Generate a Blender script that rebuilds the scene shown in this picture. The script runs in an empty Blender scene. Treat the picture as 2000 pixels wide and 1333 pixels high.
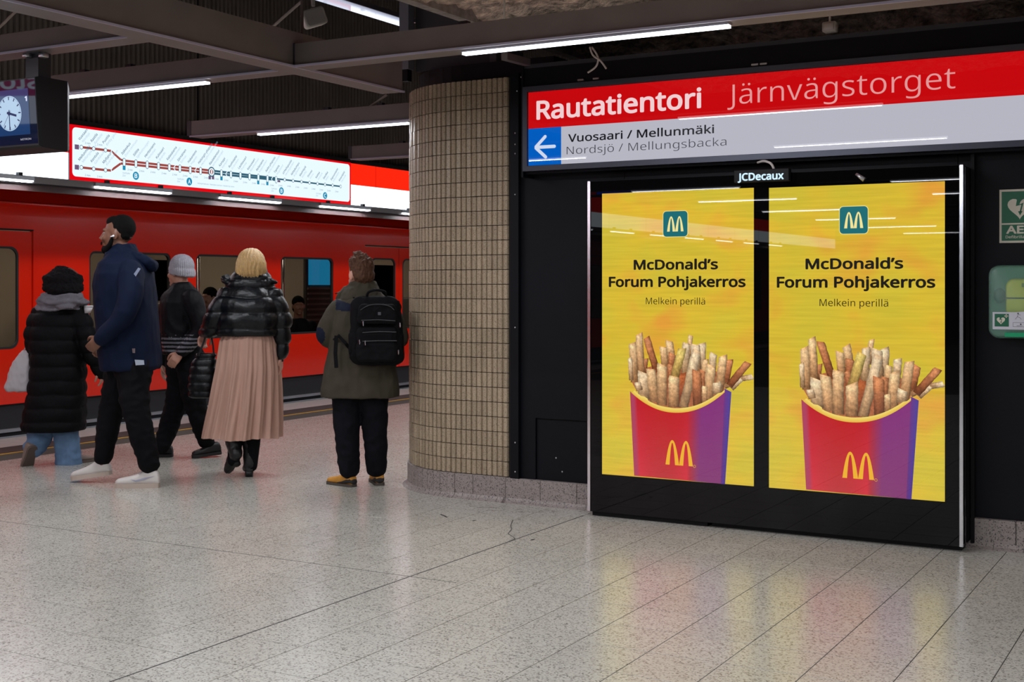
import bpy, bmesh, math, random
from mathutils import Vector, Matrix, noise
random.seed(7)
C = bpy.context.scene.collection
PI = math.pi
# ------------------------------------------------------------------ camera, world, light
YAW, H, F, CX, HY = math.radians(29.6), 1.40, 2500.0, 1000.0, 557.0
FWD = Vector((-math.sin(YAW), math.cos(YAW), 0)); RIGHT = Vector((math.cos(YAW), math.sin(YAW), 0)); UP = Vector((0, 0, 1))
cam_d = bpy.data.cameras.new('camera'); cam = bpy.data.objects.new('camera', cam_d); C.objects.link(cam)
cam.location = (0, 0, H); cam.rotation_euler = (PI/2, 0, YAW)
cam_d.sensor_width = 36; cam_d.lens = F/2000*36; cam_d.shift_y = (HY-666.5)/2000
cam_d.clip_start = .05; cam_d.clip_end = 200
bpy.context.scene.camera = cam
vs = bpy.context.scene.view_settings
vs.view_transform = 'Standard'; vs.look = 'None'; vs.gamma = 1; vs.use_curve_mapping = False
vs.exposure = 0.0
w = bpy.data.worlds.new('world'); bpy.context.scene.world = w; w.use_nodes = True
w.node_tree.nodes['Background'].inputs[0].default_value = (.6, .65, .8, 1)
w.node_tree.nodes['Background'].inputs[1].default_value = 0.03
LAMP_W = 28.0      # watts of each ceiling batten
LAMPC = (.93, .95, 1.0)

# ------------------------------------------------------------------ helpers
def ray(px, py): return FWD + RIGHT*((px-CX)/F) + UP*((HY-py)/F)
O = Vector((0, 0, H))
def on_t(px, py, t): return O + ray(px, py)*t
def on_X(px, py, X): d = ray(px, py); return O + d*(X/d.x)
def on_Y(px, py, Y): d = ray(px, py); return O + d*(Y/d.y)
def on_Z(px, py, z): d = ray(px, py); return O + d*((z-H)/d.z)

def srgb(r, g, b):
    f = lambda c: (c/12.92 if c <= .04045 else ((c+.055)/1.055)**2.4)
    return (f(r/255), f(g/255), f(b/255), 1)
def S(**k): return k
def mat(name, col=(.5, .5, .5, 1), rough=.5, metal=0, emit=None, es=1.0, spec=.5, coat=0, vary=0, vscale=8, bump=0, bscale=60, bdist=.01, attr=None, alpha=1, sheen=0, stretch=None):
    m = bpy.data.materials.new(name); m.use_nodes = True; nt = m.node_tree; b = nt.nodes['Principled BSDF']
    if len(col) == 3: col = (*col, 1)
    b.inputs['Base Color'].default_value = col; b.inputs['Roughness'].default_value = rough; b.inputs['Metallic'].default_value = metal
    b.inputs['Specular IOR Level'].default_value = spec; b.inputs['Coat Weight'].default_value = coat
    b.inputs['Coat Roughness'].default_value = .03; b.inputs['Alpha'].default_value = alpha
    b.inputs['Sheen Weight'].default_value = sheen
    if emit is not None:
        b.inputs['Emission Color'].default_value = emit if len(emit) == 4 else (*emit, 1); b.inputs['Emission Strength'].default_value = es
    def coords(scale_node):
        tc = nt.nodes.new('ShaderNodeTexCoord')
        if stretch:
            mp = nt.nodes.new('ShaderNodeMapping'); mp.inputs['Scale'].default_value = stretch
            nt.links.new(tc.outputs['Object'], mp.inputs[0]); nt.links.new(mp.outputs[0], scale_node.inputs['Vector'])
        else: nt.links.new(tc.outputs['Object'], scale_node.inputs['Vector'])
    if vary:
        n = nt.nodes.new('ShaderNodeTexNoise'); n.inputs['Scale'].default_value = vscale; n.inputs['Detail'].default_value = 5; coords(n)
        r = nt.nodes.new('ShaderNodeMapRange'); r.inputs[1].default_value = .3; r.inputs[2].default_value = .7
        r.inputs[3].default_value = 1-vary; r.inputs[4].default_value = 1+vary
        mx = nt.nodes.new('ShaderNodeVectorMath'); mx.operation = 'SCALE'; mx.inputs[0].default_value = col[:3]
        nt.links.new(n.outputs[0], r.inputs[0]); nt.links.new(r.outputs[0], mx.inputs['Scale']); nt.links.new(mx.outputs[0], b.inputs['Base Color'])
    if bump:
        n = nt.nodes.new('ShaderNodeTexNoise'); n.inputs['Scale'].default_value = bscale; n.inputs['Detail'].default_value = 4; coords(n)
        bp = nt.nodes.new('ShaderNodeBump'); bp.inputs['Strength'].default_value = bump; bp.inputs['Distance'].default_value = bdist
        nt.links.new(n.outputs[0], bp.inputs['Height']); nt.links.new(bp.outputs[0], b.inputs['Normal'])
    if attr:
        a = nt.nodes.new('ShaderNodeVertexColor'); a.layer_name = attr
        if emit is not None: nt.links.new(a.outputs[0], b.inputs['Emission Color'])
        else: nt.links.new(a.outputs[0], b.inputs['Base Color'])
    return m

class MB:
    def __init__(s): s.v = []; s.f = []; s.m = []; s.c = []
    def add(s, vs_, fs, mi=0, cols=None):
        o = len(s.v); s.v += [Vector(p) for p in vs_]; s.f += [tuple(i+o for i in f) for f in fs]; s.m += [mi]*len(fs)
        s.c += cols if cols else [(1, 1, 1, 1)]*len(vs_)
        return s
    def box(s, a, b, mi=0, M=None):
        x0, y0, z0 = a; x1, y1, z1 = b
        vs_ = [Vector(p) for p in ((x0, y0, z0), (x1, y0, z0), (x1, y1, z0), (x0, y1, z0), (x0, y0, z1), (x1, y0, z1), (x1, y1, z1), (x0, y1, z1))]
        if M: vs_ = [M @ p for p in vs_]
        return s.add(vs_, [(0, 3, 2, 1), (4, 5, 6, 7), (0, 1, 5, 4), (1, 2, 6, 5), (2, 3, 7, 6), (3, 0, 4, 7)], mi)
    def loft(s, rings, cap=True, mi=0):
        n = len(rings[0]); vs_ = [p for r in rings for p in r]; fs = []
        for i in range(len(rings)-1):
            for j in range(n):
                k = (j+1) % n; fs.append((i*n+j, i*n+k, (i+1)*n+k, (i+1)*n+j))
        if cap: fs.append(tuple(range(n-1, -1, -1))); fs.append(tuple((len(rings)-1)*n+j for j in range(n)))
        return s.add(vs_, fs, mi)
    def ell(s, c, r, M=None, n=12, k=8, mi=0):
        c = Vector(c); rings = []
        for i in range(1, k):
            th = PI*i/k
            rings.append([Vector((r[0]*math.sin(th)*math.cos(2*PI*j/n), r[1]*math.sin(th)*math.sin(2*PI*j/n), -r[2]*math.cos(th))) for j in range(n)])
        vs_ = [p for q in rings for p in q] + [Vector((0, 0, -r[2])), Vector((0, 0, r[2]))]
        fs = []; L = len(rings)
        for i in range(L-1):
            for j in range(n):
                q = (j+1) % n; fs.append((i*n+j, i*n+q, (i+1)*n+q, (i+1)*n+j))
        b, t = L*n, L*n+1
        for j in range(n):
            q = (j+1) % n; fs.append((b, q, j)); fs.append((t, (L-1)*n+j, (L-1)*n+q))
        vs_ = [p+c for p in vs_]
        if M: vs_ = [M @ p for p in vs_]
        return s.add(vs_, fs, mi)
    def tube(s, pts, rs, n=10, smooth=0, mi=0, closeends=True):
        pts = [Vector(p) for p in pts]
        if not hasattr(rs, '__len__'): rs = [rs]*len(pts)
        if smooth:
            q = []; rr = []
            for i in range(len(pts)-1):
                p0 = pts[max(i-1, 0)]; p1 = pts[i]; p2 = pts[i+1]; p3 = pts[min(i+2, len(pts)-1)]
                for j in range(smooth):
                    t = j/smooth
                    q.append(.5*((2*p1)+(p2-p0)*t+(2*p0-5*p1+4*p2-p3)*t*t+(3*p1-p0-3*p2+p3)*t**3)); rr.append(rs[i]+(rs[i+1]-rs[i])*(t*t*(3-2*t)))
            q.append(pts[-1]); rr.append(rs[-1]); pts, rs = q, rr
        d0 = (pts[1]-pts[0]).normalized(); a = d0.orthogonal().normalized(); rings = []
        for i, p in enumerate(pts):
            d = (pts[min(i+1, len(pts)-1)]-pts[max(i-1, 0)])
            if d.length < 1e-9: d = d0
            d.normalize(); a = (a-d*a.dot(d)).normalized(); b = d.cross(a)
            rings.append([p+(a*math.cos(2*PI*j/n)+b*math.sin(2*PI*j/n))*rs[i] for j in range(n)])
        return s.loft(rings, closeends, mi)
    def limb(s, pts, rs, n=14, smooth=4):
        s.tube(pts, rs, n, smooth); s.ell(pts[0], (rs[0],)*3); s.ell(pts[-1], (rs[-1],)*3); return s
    def mesh(s, name, mats, smooth=False, origin=None):
        me = bpy.data.meshes.new(name); o = origin or Vector((0, 0, 0))
        me.from_pydata([p-o for p in s.v], [], s.f)
        mats = mats if isinstance(mats, (list, tuple)) else [mats]
        for m in mats: me.materials.append(m)
        if len(mats) > 1: me.polygons.foreach_set('material_index', s.m)
        if smooth: me.polygons.foreach_set('use_smooth', [True]*len(s.f))
        if any(c != (1, 1, 1, 1) for c in s.c):
            a = me.color_attributes.new('Col', 'FLOAT_COLOR', 'POINT'); a.data.foreach_set('color', [q for c in s.c for q in c])
        me.update(); return me
    def build(s, name, mats, parent=None, smooth=False):
        o = wloc(parent) if parent else Vector((0, 0, 0))
        ob = bpy.data.objects.new(name, s.mesh(name, mats, smooth, o)); C.objects.link(ob)
        if parent: ob.parent = parent; ob.location = (0, 0, 0)
        return ob
def wloc(o):
    p = Vector((0, 0, 0))
    while o: p = p+Vector(o.location); o = o.parent
    return p
def link(name, me, parent=None, loc=(0, 0, 0)):
    ob = bpy.data.objects.new(name, me); C.objects.link(ob); ob.parent = parent; ob.location = loc; return ob
def tag(o, label=None, cat=None, group=None, kind=None):
    if label: o['label'] = label
    if cat: o['category'] = cat
    if group: o['group'] = group
    if kind: o['kind'] = kind
    return o
def thing(name, label, cat, loc=(0, 0, 0), group=None):
    o = bpy.data.objects.new(name, None); C.objects.link(o); o.location = loc; o.empty_display_size = .1
    return tag(o, label, cat, group)
def struct(o): o['kind'] = 'structure'; return o
def dup(o, parent=None, off=Vector((0, 0, 0))):
    c = o.copy(); C.objects.link(c); c.parent = parent
    if parent is None: c.location = Vector(o.location)+off
    for ch in list(o.children): dup(ch, c)
    return c
def sbox(name, a, b, m, parent=None): return MB().box(a, b).build(name, m, parent)
def bbox(name, a, b, m, parent=None, bev=.01, seg=2, smooth=True):
    bm = bmesh.new(); bmesh.ops.create_cube(bm, size=1)
    a, b = Vector(a), Vector(b); c = (a+b)/2; d = b-a
    for v in bm.verts: v.co = Vector((v.co.x*d.x, v.co.y*d.y, v.co.z*d.z))+c
    bmesh.ops.bevel(bm, geom=bm.edges[:], offset=bev, segments=seg, affect='EDGES', profile=.5)
    o = wloc(parent) if parent else Vector((0, 0, 0))
    for v in bm.verts: v.co -= o
    me = bpy.data.meshes.new(name); bm.to_mesh(me); bm.free(); me.materials.append(m)
    if smooth: me.polygons.foreach_set('use_smooth', [True]*len(me.polygons))
    return link(name, me, parent)
class Plane:   # a flat face somewhere in the scene: a runs to the viewer's right, b up, n towards the viewer
    def __init__(s, o, u, n, v=UP): s.o = Vector(o); s.u = Vector(u); s.n = Vector(n); s.v = Vector(v)
    def pt(s, a, b, off=0): return s.o+s.u*a+s.v*b+s.n*off
    def px(s, x, y):
        d = ray(x, y); t = (s.o-O).dot(s.n)/d.dot(s.n); p = O+d*t-s.o; return (p.dot(s.u), p.dot(s.v))
def planeY(Y): return Plane((0, Y, 0), (1, 0, 0), (0, -1, 0))
def planeX(X): return Plane((X, 0, 0), (0, 1, 0), (1, 0, 0))
def flat(name, polys, m, parent, pl, off=.001, cols=None):
    mb = MB()
    for i, p in enumerate(polys):
        mb.add([pl.pt(a, b, off) for a, b in p], [tuple(range(len(p)))], 0, cols[i] if cols else None)
    return mb.build(name, m, parent)
def slab2d(name, polys, m, parent, pl, o0, o1):     # outline with real thickness
    mb = MB()
    for p in polys:
        mb.loft([[pl.pt(a, b, o0) for a, b in p], [pl.pt(a, b, o1) for a, b in p]])
    ob = mb.build(name, m, parent); return ob
def rrect(a0, b0, a1, b1, r, n=5):
    out = []
    for cx, cy, s0 in ((a1-r, b1-r, 0), (a0+r, b1-r, 1), (a0+r, b0+r, 2), (a1-r, b0+r, 3)):
        for i in range(n+1):
            t = (s0+i/n)*PI/2; out.append((cx+r*math.cos(t), cy+r*math.sin(t)))
    return out
def disc(cx, cy, r, n=20, ry=None): return [(cx+r*math.cos(2*PI*i/n), cy+(ry or r)*math.sin(2*PI*i/n)) for i in range(n)]
def stroke(pts, w):     # polyline with width, one quad per segment
    out = []
    for (x0, y0), (x1, y1) in zip(pts, pts[1:]):
        L = math.hypot(x1-x0, y1-y0) or 1; nx, ny = -(y1-y0)/L*w/2, (x1-x0)/L*w/2
        out.append([(x0+nx, y0+ny), (x0-nx, y0-ny), (x1-nx, y1-ny), (x1+nx, y1+ny)])
    return out
def plate(name, outer, holes, th, pl, off, m, parent=None):   # plate with holes cut through
    cu = bpy.data.curves.new('t', 'CURVE'); cu.dimensions = '2D'; cu.fill_mode = 'BOTH'; cu.extrude = th/2
    for poly in [outer]+holes:
        sp = cu.splines.new('POLY'); sp.points.add(len(poly)-1); sp.use_cyclic_u = True
        for i, (a, b) in enumerate(poly): sp.points[i].co = (a, b, 0, 1)
    ob = bpy.data.objects.new('t', cu); me = bpy.data.meshes.new_from_object(ob)
    o = wloc(parent) if parent else Vector((0, 0, 0))
    for v in me.vertices: v.co = pl.pt(v.co.x, v.co.y, off-th/2+v.co.z)-o
    bpy.data.objects.remove(ob); bpy.data.curves.remove(cu); me.materials.clear(); me.materials.append(m); me.name = name
    return link(name, me, parent)
import os
try:      # the interface sans that ships inside Blender; its built-in face when that is missing
    FONT = bpy.data.fonts.load(os.path.join(bpy.utils.system_resource('DATAFILES'), 'fonts', 'NotoSansHebrew-Regular.woff2'))
except Exception: FONT = None
def raw_text(s, bold=0, res=3):
    cu = bpy.data.curves.new('t', 'FONT')
    if FONT: cu.font = FONT; cu.body = s; cu.size = 1; cu.resolution_u = res; cu.offset = min(bold, 0)
    ob = bpy.data.objects.new('t', cu); me = bpy.data.meshes.new_from_object(ob)
    vs_ = [(v.co.x, v.co.y) for v in me.vertices]; fs = [tuple(p.vertices) for p in me.polygons]
    bpy.data.objects.remove(ob); bpy.data.curves.remove(cu); bpy.data.meshes.remove(me); return vs_, fs
_cap = {}
def text(name, s, m, parent, pl, a0, a1, base, cap, off=.002, bold=0, res=3, rot=0):
    """lettering on plane pl from a0 to a1 (a1 None: natural width), baseline height, height of a capital; one part per word"""
    if 'c' not in _cap:
        _cap['c'] = max(v[1] for v in raw_text('H', 0, 3)[0])
    full = raw_text(s, bold, res)[0]
    k = (cap-0)/(_cap['c']+2*max(bold, 0)); x0 = min(v[0] for v in full)-max(bold, 0); x1 = max(v[0] for v in full)+max(bold, 0)
    kx = k if a1 is None else (a1-a0)/(x1-x0)
    c, sn = math.cos(rot), math.sin(rot); words = [w_ for w_ in s.split(' ') if w_]; out = []
    # where each word starts: width of the text before it
    pos = 0; idx = 0
    for w_ in words:
        st_ = s.index(w_, idx); idx = st_+len(w_)
        vs_, fs = raw_text(w_, bold, res)
        wx1 = max(v[0] for v in vs_); endx = max(v[0] for v in raw_text(s[:idx], bold, res)[0]); dx = endx-wx1
        mb = MB(); offs = [(0, 0)]
        if bold > 0: offs += [(bold*math.cos(q*PI/4), bold*math.sin(q*PI/4)) for q in range(8)]
        for qi, (ox, oy) in enumerate(offs):
            P_ = []
            for x, y in vs_:
                X, Y = (x+dx+ox-x0)*kx, (y+oy+max(bold, 0))*k; X, Y = X*c-Y*sn, X*sn+Y*c
                P_.append(pl.pt(a0+X, base+Y, off+qi*.00002))
            mb.add(P_, fs)
        out.append(mb.build(name, m, parent))
    return out
def ptext(name, s, m, parent, pl, xl, xr, yb, yc, **k):   # same, measured where the letters stand on plane pl
    a0, b0 = pl.px(xl, yb); b1 = pl.px(xl, yc)[1]; a1 = pl.px(xr, yb)[0]
    return text(name, s, m, parent, pl, a0, a1, b0, b1-b0, **k)

def lumi(name, r, g, b, es=1.0, gloss=.5, rough=.04, attr=None):   # a lit face (backlit sign or screen) under a glossy cover
    c = srgb(r, g, b)
    return mat(name, (0, 0, 0, 1), rough, emit=c, es=es, spec=gloss, attr=attr)

# ------------------------------------------------------------------ materials of the place
M = {}
M['black_panel'] = mat('black_panel', srgb(6, 8, 15), .5, spec=.18, vary=.25, vscale=3, bump=.05, bscale=200)
M['black_gloss'] = mat('black_gloss', (.002, .002, .0025, 1), .01, spec=.24)
M['black'] = mat('black', (.004, .004, .005, 1), .5, spec=.2)
M['dark_steel'] = mat('dark_steel', srgb(40, 42, 50), .5, metal=.0)
M['beam'] = mat('beam', srgb(118, 108, 106), .5, vary=.08, vscale=5)
M['corrugated'] = mat('corrugated', srgb(120, 110, 104), .6, vary=.15, vscale=2)
M['frame_grey'] = mat('frame_grey', srgb(75, 78, 90), .4, metal=.6)
M['chrome'] = mat('chrome', (.8, .8, .85, 1), .18, metal=1)
M['alu'] = mat('alu', (.55, .56, .6, 1), .35, metal=1)
M['white_plastic'] = mat('white_plastic', srgb(210, 208, 200), .4)
M['cable'] = mat('cable', srgb(190, 185, 180), .5)
M['lamp_on'] = mat('lamp_on', (1, 1, 1, 1), .4, emit=(.86, .92, 1.0), es=5)
M['grout'] = mat('grout', srgb(84, 79, 74), .9, spec=.1)
M['black_track'] = mat('black_track', srgb(20, 20, 22), .9)

# terrazzo: fine dark and light chips on a pale ground
def terrazzo(name, base, dark, rough, scale=140, spread=.5, tint=.03):
    m = bpy.data.materials.new(name); m.use_nodes = True; nt = m.node_tree; b = nt.nodes['Principled BSDF']; N = nt.nodes.new; L = nt.links.new
    g = N('ShaderNodeNewGeometry')
    v = N('ShaderNodeTexVoronoi'); v.inputs['Scale'].default_value = scale; L(g.outputs['Position'], v.inputs['Vector'])
    cr = N('ShaderNodeValToRGB'); cr.color_ramp.interpolation = 'LINEAR'; e = cr.color_ramp.elements
    e[0].position = 0.0; e[0].color = dark; e[1].position = 1; e[1].color = tuple(min(1, c*1.18) for c in base[:3])+(1,)
    q = e.new(.16); q.color = tuple(c*.72 for c in base[:3])+(1,); q = e.new(.3); q.color = base
    s = N('ShaderNodeSeparateColor'); L(v.outputs['Color'], s.inputs[0]); L(s.outputs[0], cr.inputs[0])
    n = N('ShaderNodeTexNoise'); n.inputs['Scale'].default_value = 1.3; n.inputs['Detail'].default_value = 6; L(g.outputs['Position'], n.inputs['Vector'])
    r = N('ShaderNodeMapRange'); r.inputs[1].default_value = .3; r.inputs[2].default_value = .7; r.inputs[3].default_value = .95; r.inputs[4].default_value = 1.04; L(n.outputs[0], r.inputs[0])
    oi = N('ShaderNodeObjectInfo'); ad = N('ShaderNodeMath'); ad.operation = 'MULTIPLY_ADD'; ad.inputs[1].default_value = tint*2; ad.inputs[2].default_value = 1-tint
    L(oi.outputs['Random'], ad.inputs[0])
    mu = N('ShaderNodeMath'); mu.operation = 'MULTIPLY'; L(r.outputs[0], mu.inputs[0]); L(ad.outputs[0], mu.inputs[1])
    sc = N('ShaderNodeVectorMath'); sc.operation = 'SCALE'; L(cr.outputs[0], sc.inputs[0]); L(mu.outputs[0], sc.inputs['Scale']); L(sc.outputs[0], b.inputs['Base Color'])
    n2 = N('ShaderNodeTexNoise'); n2.inputs['Scale'].default_value = 4; n2.inputs['Detail'].default_value = 3; L(g.outputs['Position'], n2.inputs['Vector'])
    r2 = N('ShaderNodeMapRange'); r2.inputs[1].default_value = .3; r2.inputs[2].default_value = .7; r2.inputs[3].default_value = rough*.95; r2.inputs[4].default_value = rough*1.07; L(n2.outputs[0], r2.inputs[0]); L(r2.outputs[0], b.inputs['Roughness'])
    n3 = N('ShaderNodeTexNoise'); n3.inputs['Scale'].default_value = 2.2; L(g.outputs['Position'], n3.inputs['Vector'])
    bp = N('ShaderNodeBump'); bp.inputs['Strength'].default_value = .03; bp.inputs['Distance'].default_value = .01; L(n3.outputs[0], bp.inputs['Height']); L(bp.outputs[0], b.inputs['Normal'])
    b.inputs['Specular IOR Level'].default_value = .5
    return m
M['terrazzo'] = terrazzo('terrazzo', srgb(178, 175, 166), srgb(118, 112, 106), .22, 150)
M['granite'] = terrazzo('granite', srgb(140, 130, 126), srgb(52, 48, 48), .55, 180)
M['ceramic'] = terrazzo('ceramic', srgb(160, 143, 120), srgb(98, 82, 66), .42, 320, tint=.10)

# ------------------------------------------------------------------ dimensions (metres; X along the advert wall, Y along the track)
WALL_Y, AD_Y, SIGN_Y = 7.19, 6.98, 7.05
FAS_X, EDGE_X, TRAIN_X = -9.27, -9.85, -9.95
TX, TY = -3.46, 5.10      # one crossing of the floor joints
T = .30

# ------------------------------------------------------------------ floor
floor = struct(sbox('floor', (EDGE_X+.66, -26, -.25), (7, 26, -.004), M['grout']))
edge_slab = struct(sbox('trim_1', (EDGE_X, -26, -.3), (EDGE_X+.62, 26, -.002), mat('edge_stone', srgb(176, 168, 162), .5, vary=.08, bump=.1)))
struct(sbox('trim_2', (EDGE_X+.62, -26, -.25), (EDGE_X+.93, 26, .004), mat('tactile_strip', srgb(52, 46, 44), .7)))
struct(sbox('trim_3', (-8.905, -26, -.05), (-8.875, 26, .0025), mat('yellow_line', srgb(196, 150, 66), .5)))
struct(sbox('trim_4', (EDGE_X-.02, -26, -.3), (EDGE_X+.06, 26, .004), M['alu']))
def tile_geo(mb, x0, y0, x1, y1, g=.0021, b=.0003, z=0.0):
    a = [(x0+g, y0+g), (x1-g, y0+g), (x1-g, y1-g), (x0+g, y1-g)]; c = [(x0+g+b, y0+g+b), (x1-g-b, y0+g+b), (x1-g-b, y1-g-b), (x0+g+b, y1-g-b)]
    v = [Vector((p[0], p[1], z-.012)) for p in a]+[Vector((p[0], p[1], z-b)) for p in a]+[Vector((p[0], p[1], z)) for p in c]
    f = [(8, 9, 10, 11)]
    for i in range(4):
        j = (i+1) % 4; f += [(i, j, 4+j, 4+i), (4+i, 4+j, 8+j, 8+i)]
    mb.add(v, f)
proto = MB(); tile_geo(proto, -T/2, -T/2, T/2, T/2); tile_me = proto.mesh('floor_tile', M['terrazzo'])
cells = []; XC_ = -4.50
i0 = math.ceil((EDGE_X+1.0-TX)/T); 
for i in range(i0, int((4-TX)/T)):
    for j in range(int((-3-TY)/T), int((22-TY)/T)):
        x, y = TX+i*T, TY+j*T
        if y > WALL_Y and (x > XC_ or math.hypot(x+T/2-XC_, y+T/2-WALL_Y-.675) < .4): continue
        cx, cy = x+T/2, y+T/2
        d = Vector((cx, cy, -H)); t = d.dot(FWD); vis = False; area = 0
        if t > .5:
            px = CX+F*d.dot(RIGHT)/t; py = HY+F*H/t
            vis = -60 < px < 2060 and py < 1390; area = 1/t
        cells.append((0 if vis else 1, -area, cx, cy))
cells.sort(); rest = MB()
for n, (vis, a, x, y) in enumerate(cells):
    if n < 300 and vis == 0: link('floor_tile', tile_me, floor, (x, y, 0))
    else: tile_geo(rest, x-T/2, y-T/2, x+T/2, y+T/2)
tag(rest.build('floor_tile_field', M['terrazzo'], floor), kind='stuff')
# dark expansion joint along the track direction and hairline cracks by the wall
mj = mat('joint_black', srgb(48, 46, 44), .8)
sbox('expansion_joint', (TX-.0035, -3, -.01), (TX+.0035, 6.97, .0006), mj, floor)
sbox('expansion_joint', (-9, TY-.0014, -.01), (-3.2, TY+.0014, .0006), mj, floor)
cr = MB(); f0 = Plane((0, 0, 0), (1, 0, 0), (0, 0, 1), (0, 1, 0))
def fpx(x, y): p = on_Z(x, y, 0); return (p.x, p.y)
for pts, wd in (([(1002, 1016), (997, 1028), (1000, 1034), (992, 1043), (1003, 1050), (1006, 1053), (990, 1060), (975, 1066)], .0045), ([(860, 1005), (867, 1008), (873, 1011)], .012), ([(1038, 1056), (1043, 1054)], .018), ([(923, 1018), (929, 1017)], .014)):
    for q in stroke([fpx(*p) for p in pts], wd): cr.add([f0.pt(a, b, .0008) for a, b in q], [(0, 1, 2, 3)])
cr.build('floor_crack', mj, floor)
sc = MB()
for x, y in ((908, 985), (915, 990), (930, 992), (950, 992), (958, 998), (1005, 996), (1012, 1001), (1050, 1001), (1062, 997), (1075, 1000)):
    p = fpx(x, y); sc.add([f0.pt(p[0]+a, p[1]+b, .0007) for a, b in ((0, 0), (.03, .012), (.04, .03), (.012, .016))], [(0, 1, 2, 3)])
sc.build('scuff_mark', mat('scuff', srgb(120, 110, 102), .6), floor)

# ------------------------------------------------------------------ track pit, far tunnel wall, enclosing walls, ceilings
struct(sbox('trim_5', (-14, -26, -1.3), (EDGE_X, 26, -1.1), M['black_track']))
struct(sbox('wall_left', (-14.2, -26, -1.2), (-14, 26, 5.7), M['black_track']))
struct(sbox('wall_back', (-14, 25.8, -1.2), (7, 26, 5.7), M['black_track']))
struct(sbox('wall_front', (-14, -26.2, -1.2), (7, -26, 5.7), M['black_track']))
struct(sbox('wall_east', (7, -26, -.2), (7.2, 26, 5.7), mat('wall_dark', srgb(60, 60, 64), .7)))
struct(sbox('ceiling', (-14.2, -26.2, 5.6), (7.2, 26, 5.8), mat('ceiling_dark', srgb(40, 38, 38), .9)))
# corrugated cladding above the fascia
cor = MB(); y = -25.9; p = .062; X0 = FAS_X-.06
prof = []
while y < 25.8:
    prof += [(X0-.02, y), (X0-.02, y+p*.3), (X0+.008, y+p*.42), (X0+.008, y+p*.86), (X0-.02, y+p*.98)]; y += p
n = len(prof); vv = [Vector((a, b, 2.86)) for a, b in prof]+[Vector((a, b, 5.6)) for a, b in prof]
cor.add(vv, [(i, i+1, n+i+1, n+i) for i in range(n-1)])
cw = struct(cor.build('wall_corrugated', M['corrugated']))
for yy in (9.85, 14.6, 5.1, .3): sbox('seam_strip', (X0+.008, yy, 2.86), (X0+.016, yy+.012, 5.6), M['black'], cw)
# rough sprayed rock overhead, beyond the advert wall
rk = MB(); NX, NY = 150, 110; g = []
for j in range(NY+1):
    for i in range(NX+1):
        x = -4.14+i/NX*11.1; yv = 3.2+j/NY*8.3
        base = 3.15 if yv < 8.2 else 3.15-(yv-8.2)*.35
        base -= max(0, (-3.6-x))*.18
        pv = Vector((x, yv, 0))
        z = base+.10*noise.fractal(pv*1.3, .9, 2.1, 6)+.045*noise.noise(pv*9)+.02*noise.noise(pv*22)
        g.append(Vector((x, yv, z)))
rk.add(g, [(j*(NX+1)+i, (j+1)*(NX+1)+i, (j+1)*(NX+1)+i+1, j*(NX+1)+i+1) for j in range(NY) for i in range(NX)])
rock = struct(rk.build('ceiling_rock', mat('sprayed_rock', srgb(212, 190, 174), .9, vary=.75, vscale=14, bump=.9, bscale=45, bdist=.04), smooth=True))

sbox('edge_lip', (-4.19, 3.0, 3.03), (-4.12, 11.4, 3.20), mat('edge_concrete', srgb(150, 142, 138), .8, vary=.3, vscale=20, bump=.6), rock)
sbox('edge_fascia', (-4.19, 3.0, 3.18), (-4.15, 11.4, 5.6), mat('edge_dark', srgb(60, 56, 56), .8), rock)
# ------------------------------------------------------------------ advert wall: black cladding, plinth
wall = struct(sbox('wall_right', (-4.13, WALL_Y+.02, 0), (7, WALL_Y+.4, 2.75), M['black']))
PW = planeY(WALL_Y)
def wpx(x, y): return PW.px(x, y)
z_pl = .155
sbox('corner_post', (on_Y(998, 500, WALL_Y-.02).x, WALL_Y-.03, z_pl), (on_Y(1014, 500, WALL_Y-.02).x, WALL_Y+.05, 2.76), M['dark_panel'] if 'dark_panel' in M else M['black_panel'], wall)
xa = on_Y(1015.5, 500, WALL_Y).x
hx0 = on_Y(1046, 870, WALL_Y).x; hx1 = on_Y(1148, 500, WALL_Y).x+.25; hz1 = on_Y(1046, 817, WALL_Y).z
sbox('wall_panel', (xa, WALL_Y, hz1), (hx1, WALL_Y+.03, 2.18), M['black_panel'], wall)
sbox('wall_panel', (xa, WALL_Y, z_pl), (hx0, WALL_Y+.03, hz1-.0), M['black_panel'], wall)
sbox('hatch_panel', (hx0+.004, WALL_Y+.012, z_pl), (hx1, WALL_Y+.03, hz1-.008), M['black_panel'], wall)
sbox('wall_panel', (hx1+.003, WALL_Y, .3), (-1.32, WALL_Y+.03, 2.18), M['black_panel'], wall)
sbox('wall_panel', (-1.317, WALL_Y, z_pl), (.55, WALL_Y+.03, 2.18), M['black_panel'], wall)
sbox('wall_panel', (.553, WALL_Y, z_pl), (3.5, WALL_Y+.03, 2.18), M['black_panel'], wall)
sbox('door_edge_trim', (on_Y(1899, 500, WALL_Y).x, WALL_Y-.05, z_pl-.13), (on_Y(1906, 500, WALL_Y).x, WALL_Y, 2.12), M['black'], wall)
scr = MB()
for x, y in ((1006, 260), (1006, 282), (1006, 300), (1006, 380), (1006, 640), (1006, 865), (1006, 922), (1086, 895), (1098, 922), (1010, 178)):
    p_ = on_Y(x, y, WALL_Y-.031); scr.ell(p_, (.0055, .003, .0055), n=8, k=4)
tag(scr.build('screw', M['alu'], wall), kind='stuff')
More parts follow.
